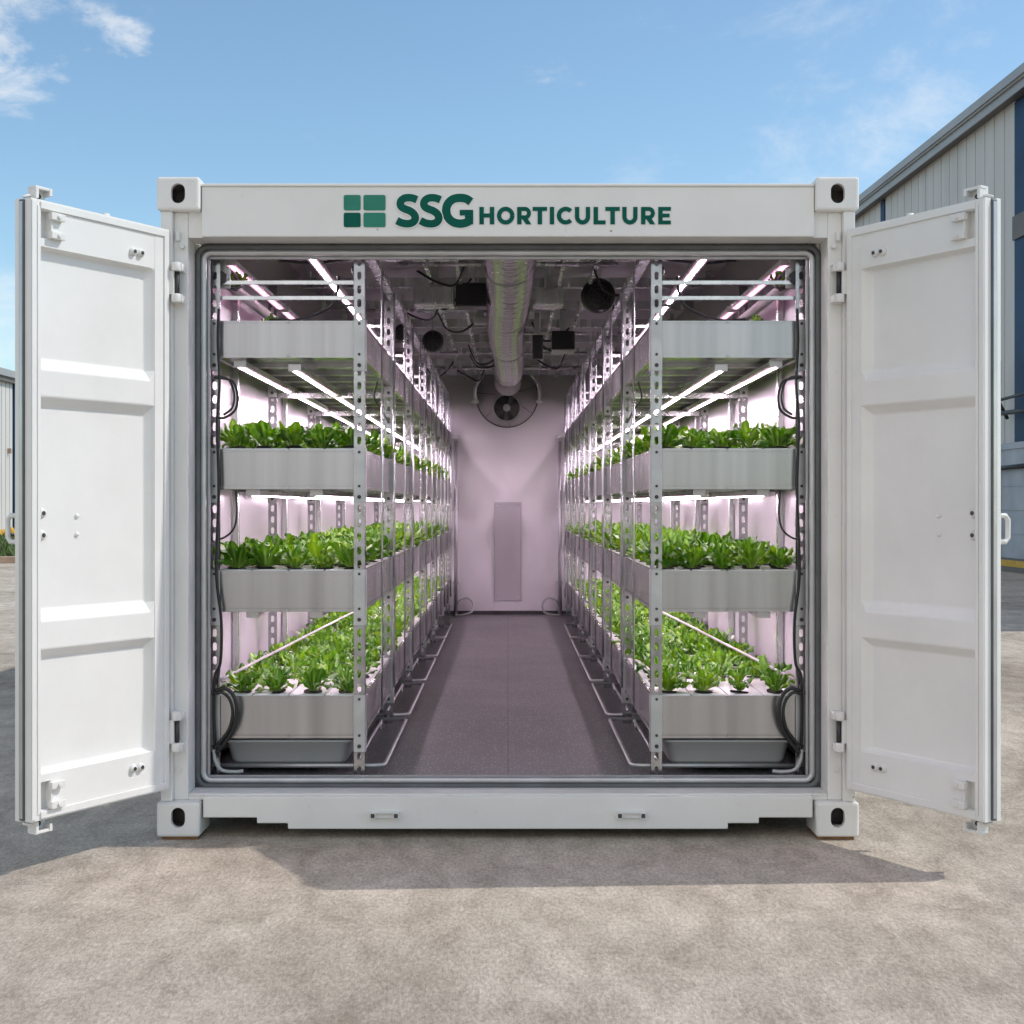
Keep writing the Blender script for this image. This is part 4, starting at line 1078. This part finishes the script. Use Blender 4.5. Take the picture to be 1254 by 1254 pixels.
def blob(d, r0, r1, amt):
    d = Vector(d).normalized(); v = N.new('ShaderNodeVectorMath'); v.operation = 'DISTANCE'; L.new(tc.outputs['Generated'], v.inputs[0]); v.inputs[1].default_value = d
    mr = N.new('ShaderNodeMapRange'); mr.interpolation_type = 'SMOOTHSTEP'; L.new(v.outputs['Value'], mr.inputs['Value'])
    mr.inputs['From Min'].default_value = r0; mr.inputs['From Max'].default_value = r1; mr.inputs['To Min'].default_value = amt; mr.inputs['To Max'].default_value = 0
    return mr.outputs['Result']
def dirpx(x, y): return ((x-622)/1650, 1, (619-y)/1650)
n1 = cloudnoise(16, 12, .62, (3.1, 1.7, .4)); n2 = cloudnoise(7, 12, .66, (7.3, 2.2, 5.1))
puff = mth('ADD', blob(dirpx(10, 10), .0, .095, .37), blob(dirpx(150, 40), .0, .042, .24))
thin = mth('ADD', blob(dirpx(1050, 155), .0, .14, .25), mth('ADD', blob(dirpx(-20, 430), .0, .10, .26), blob(dirpx(800, 205), 0, .07, .16)))
a1 = N.new('ShaderNodeMapRange'); a1.interpolation_type = 'SMOOTHSTEP'; L.new(mth('ADD', n1, puff), a1.inputs['Value']); a1.inputs['From Min'].default_value = .68; a1.inputs['From Max'].default_value = .92; a1.inputs['To Max'].default_value = .56
a2 = N.new('ShaderNodeMapRange'); a2.interpolation_type = 'SMOOTHSTEP'; L.new(mth('ADD', n2, thin), a2.inputs['Value']); a2.inputs['From Min'].default_value = .58; a2.inputs['From Max'].default_value = .98; a2.inputs['To Max'].default_value = .60
back = N.new('ShaderNodeMapRange'); back.interpolation_type = 'SMOOTHSTEP'  # unseen cloud bank behind the camera, added for neutral fill light
L.new(mth('ADD', n2, blob((-.35, -.85, .5), .2, 1.15, .55)), back.inputs['Value']); back.inputs['From Min'].default_value = .6; back.inputs['From Max'].default_value = .85; back.inputs['To Max'].default_value = .9
cov = mth('MAXIMUM', mth('MAXIMUM', a1.outputs['Result'], a2.outputs['Result']), back.outputs['Result'])
mx = N.new('ShaderNodeMix'); mx.data_type = 'RGBA'; L.new(cov, mx.inputs['Factor'])
SKY_GAIN = N.new('ShaderNodeMix'); SKY_GAIN.data_type = 'RGBA'; SKY_GAIN.blend_type = 'MULTIPLY'; SKY_GAIN.inputs['Factor'].default_value = 1
L.new(sky.outputs['Color'], SKY_GAIN.inputs['A']); SKY_GAIN.inputs['B'].default_value = (.84, .94, .92, 1)
L.new(SKY_GAIN.outputs['Result'], mx.inputs['A']); mx.inputs['B'].default_value = (5.6, 5.55, 5.5, 1)
L.new(mx.outputs['Result'], bg.inputs['Color']); bg.inputs['Strength'].default_value = .15

cd = bpy.data.cameras.new('camera'); co = bpy.data.objects.new('camera', cd); COL.objects.link(co)
co.location = (0, -D, H); co.rotation_euler = (R(90), 0, 0)
cd.sensor_width = 36; cd.lens = 36*1650/1254; cd.shift_x = 5/1254; cd.shift_y = -8/1254; cd.clip_end = 3000; cd.clip_start = .05
scene.camera = co
scene.view_settings.view_transform = 'Standard'; scene.view_settings.look = 'None'; scene.view_settings.exposure = .3; scene.view_settings.gamma = 1
scene.render.engine = 'CYCLES'
cy = scene.cycles
cy.use_denoising = True
try: cy.denoiser = 'OPENIMAGEDENOISE'
except Exception: pass
cy.max_bounces = 10; cy.diffuse_bounces = 5; cy.glossy_bounces = 4; cy.transmission_bounces = 4; cy.sample_clamp_indirect = 6
cy.caustics_reflective = False; cy.caustics_refractive = False
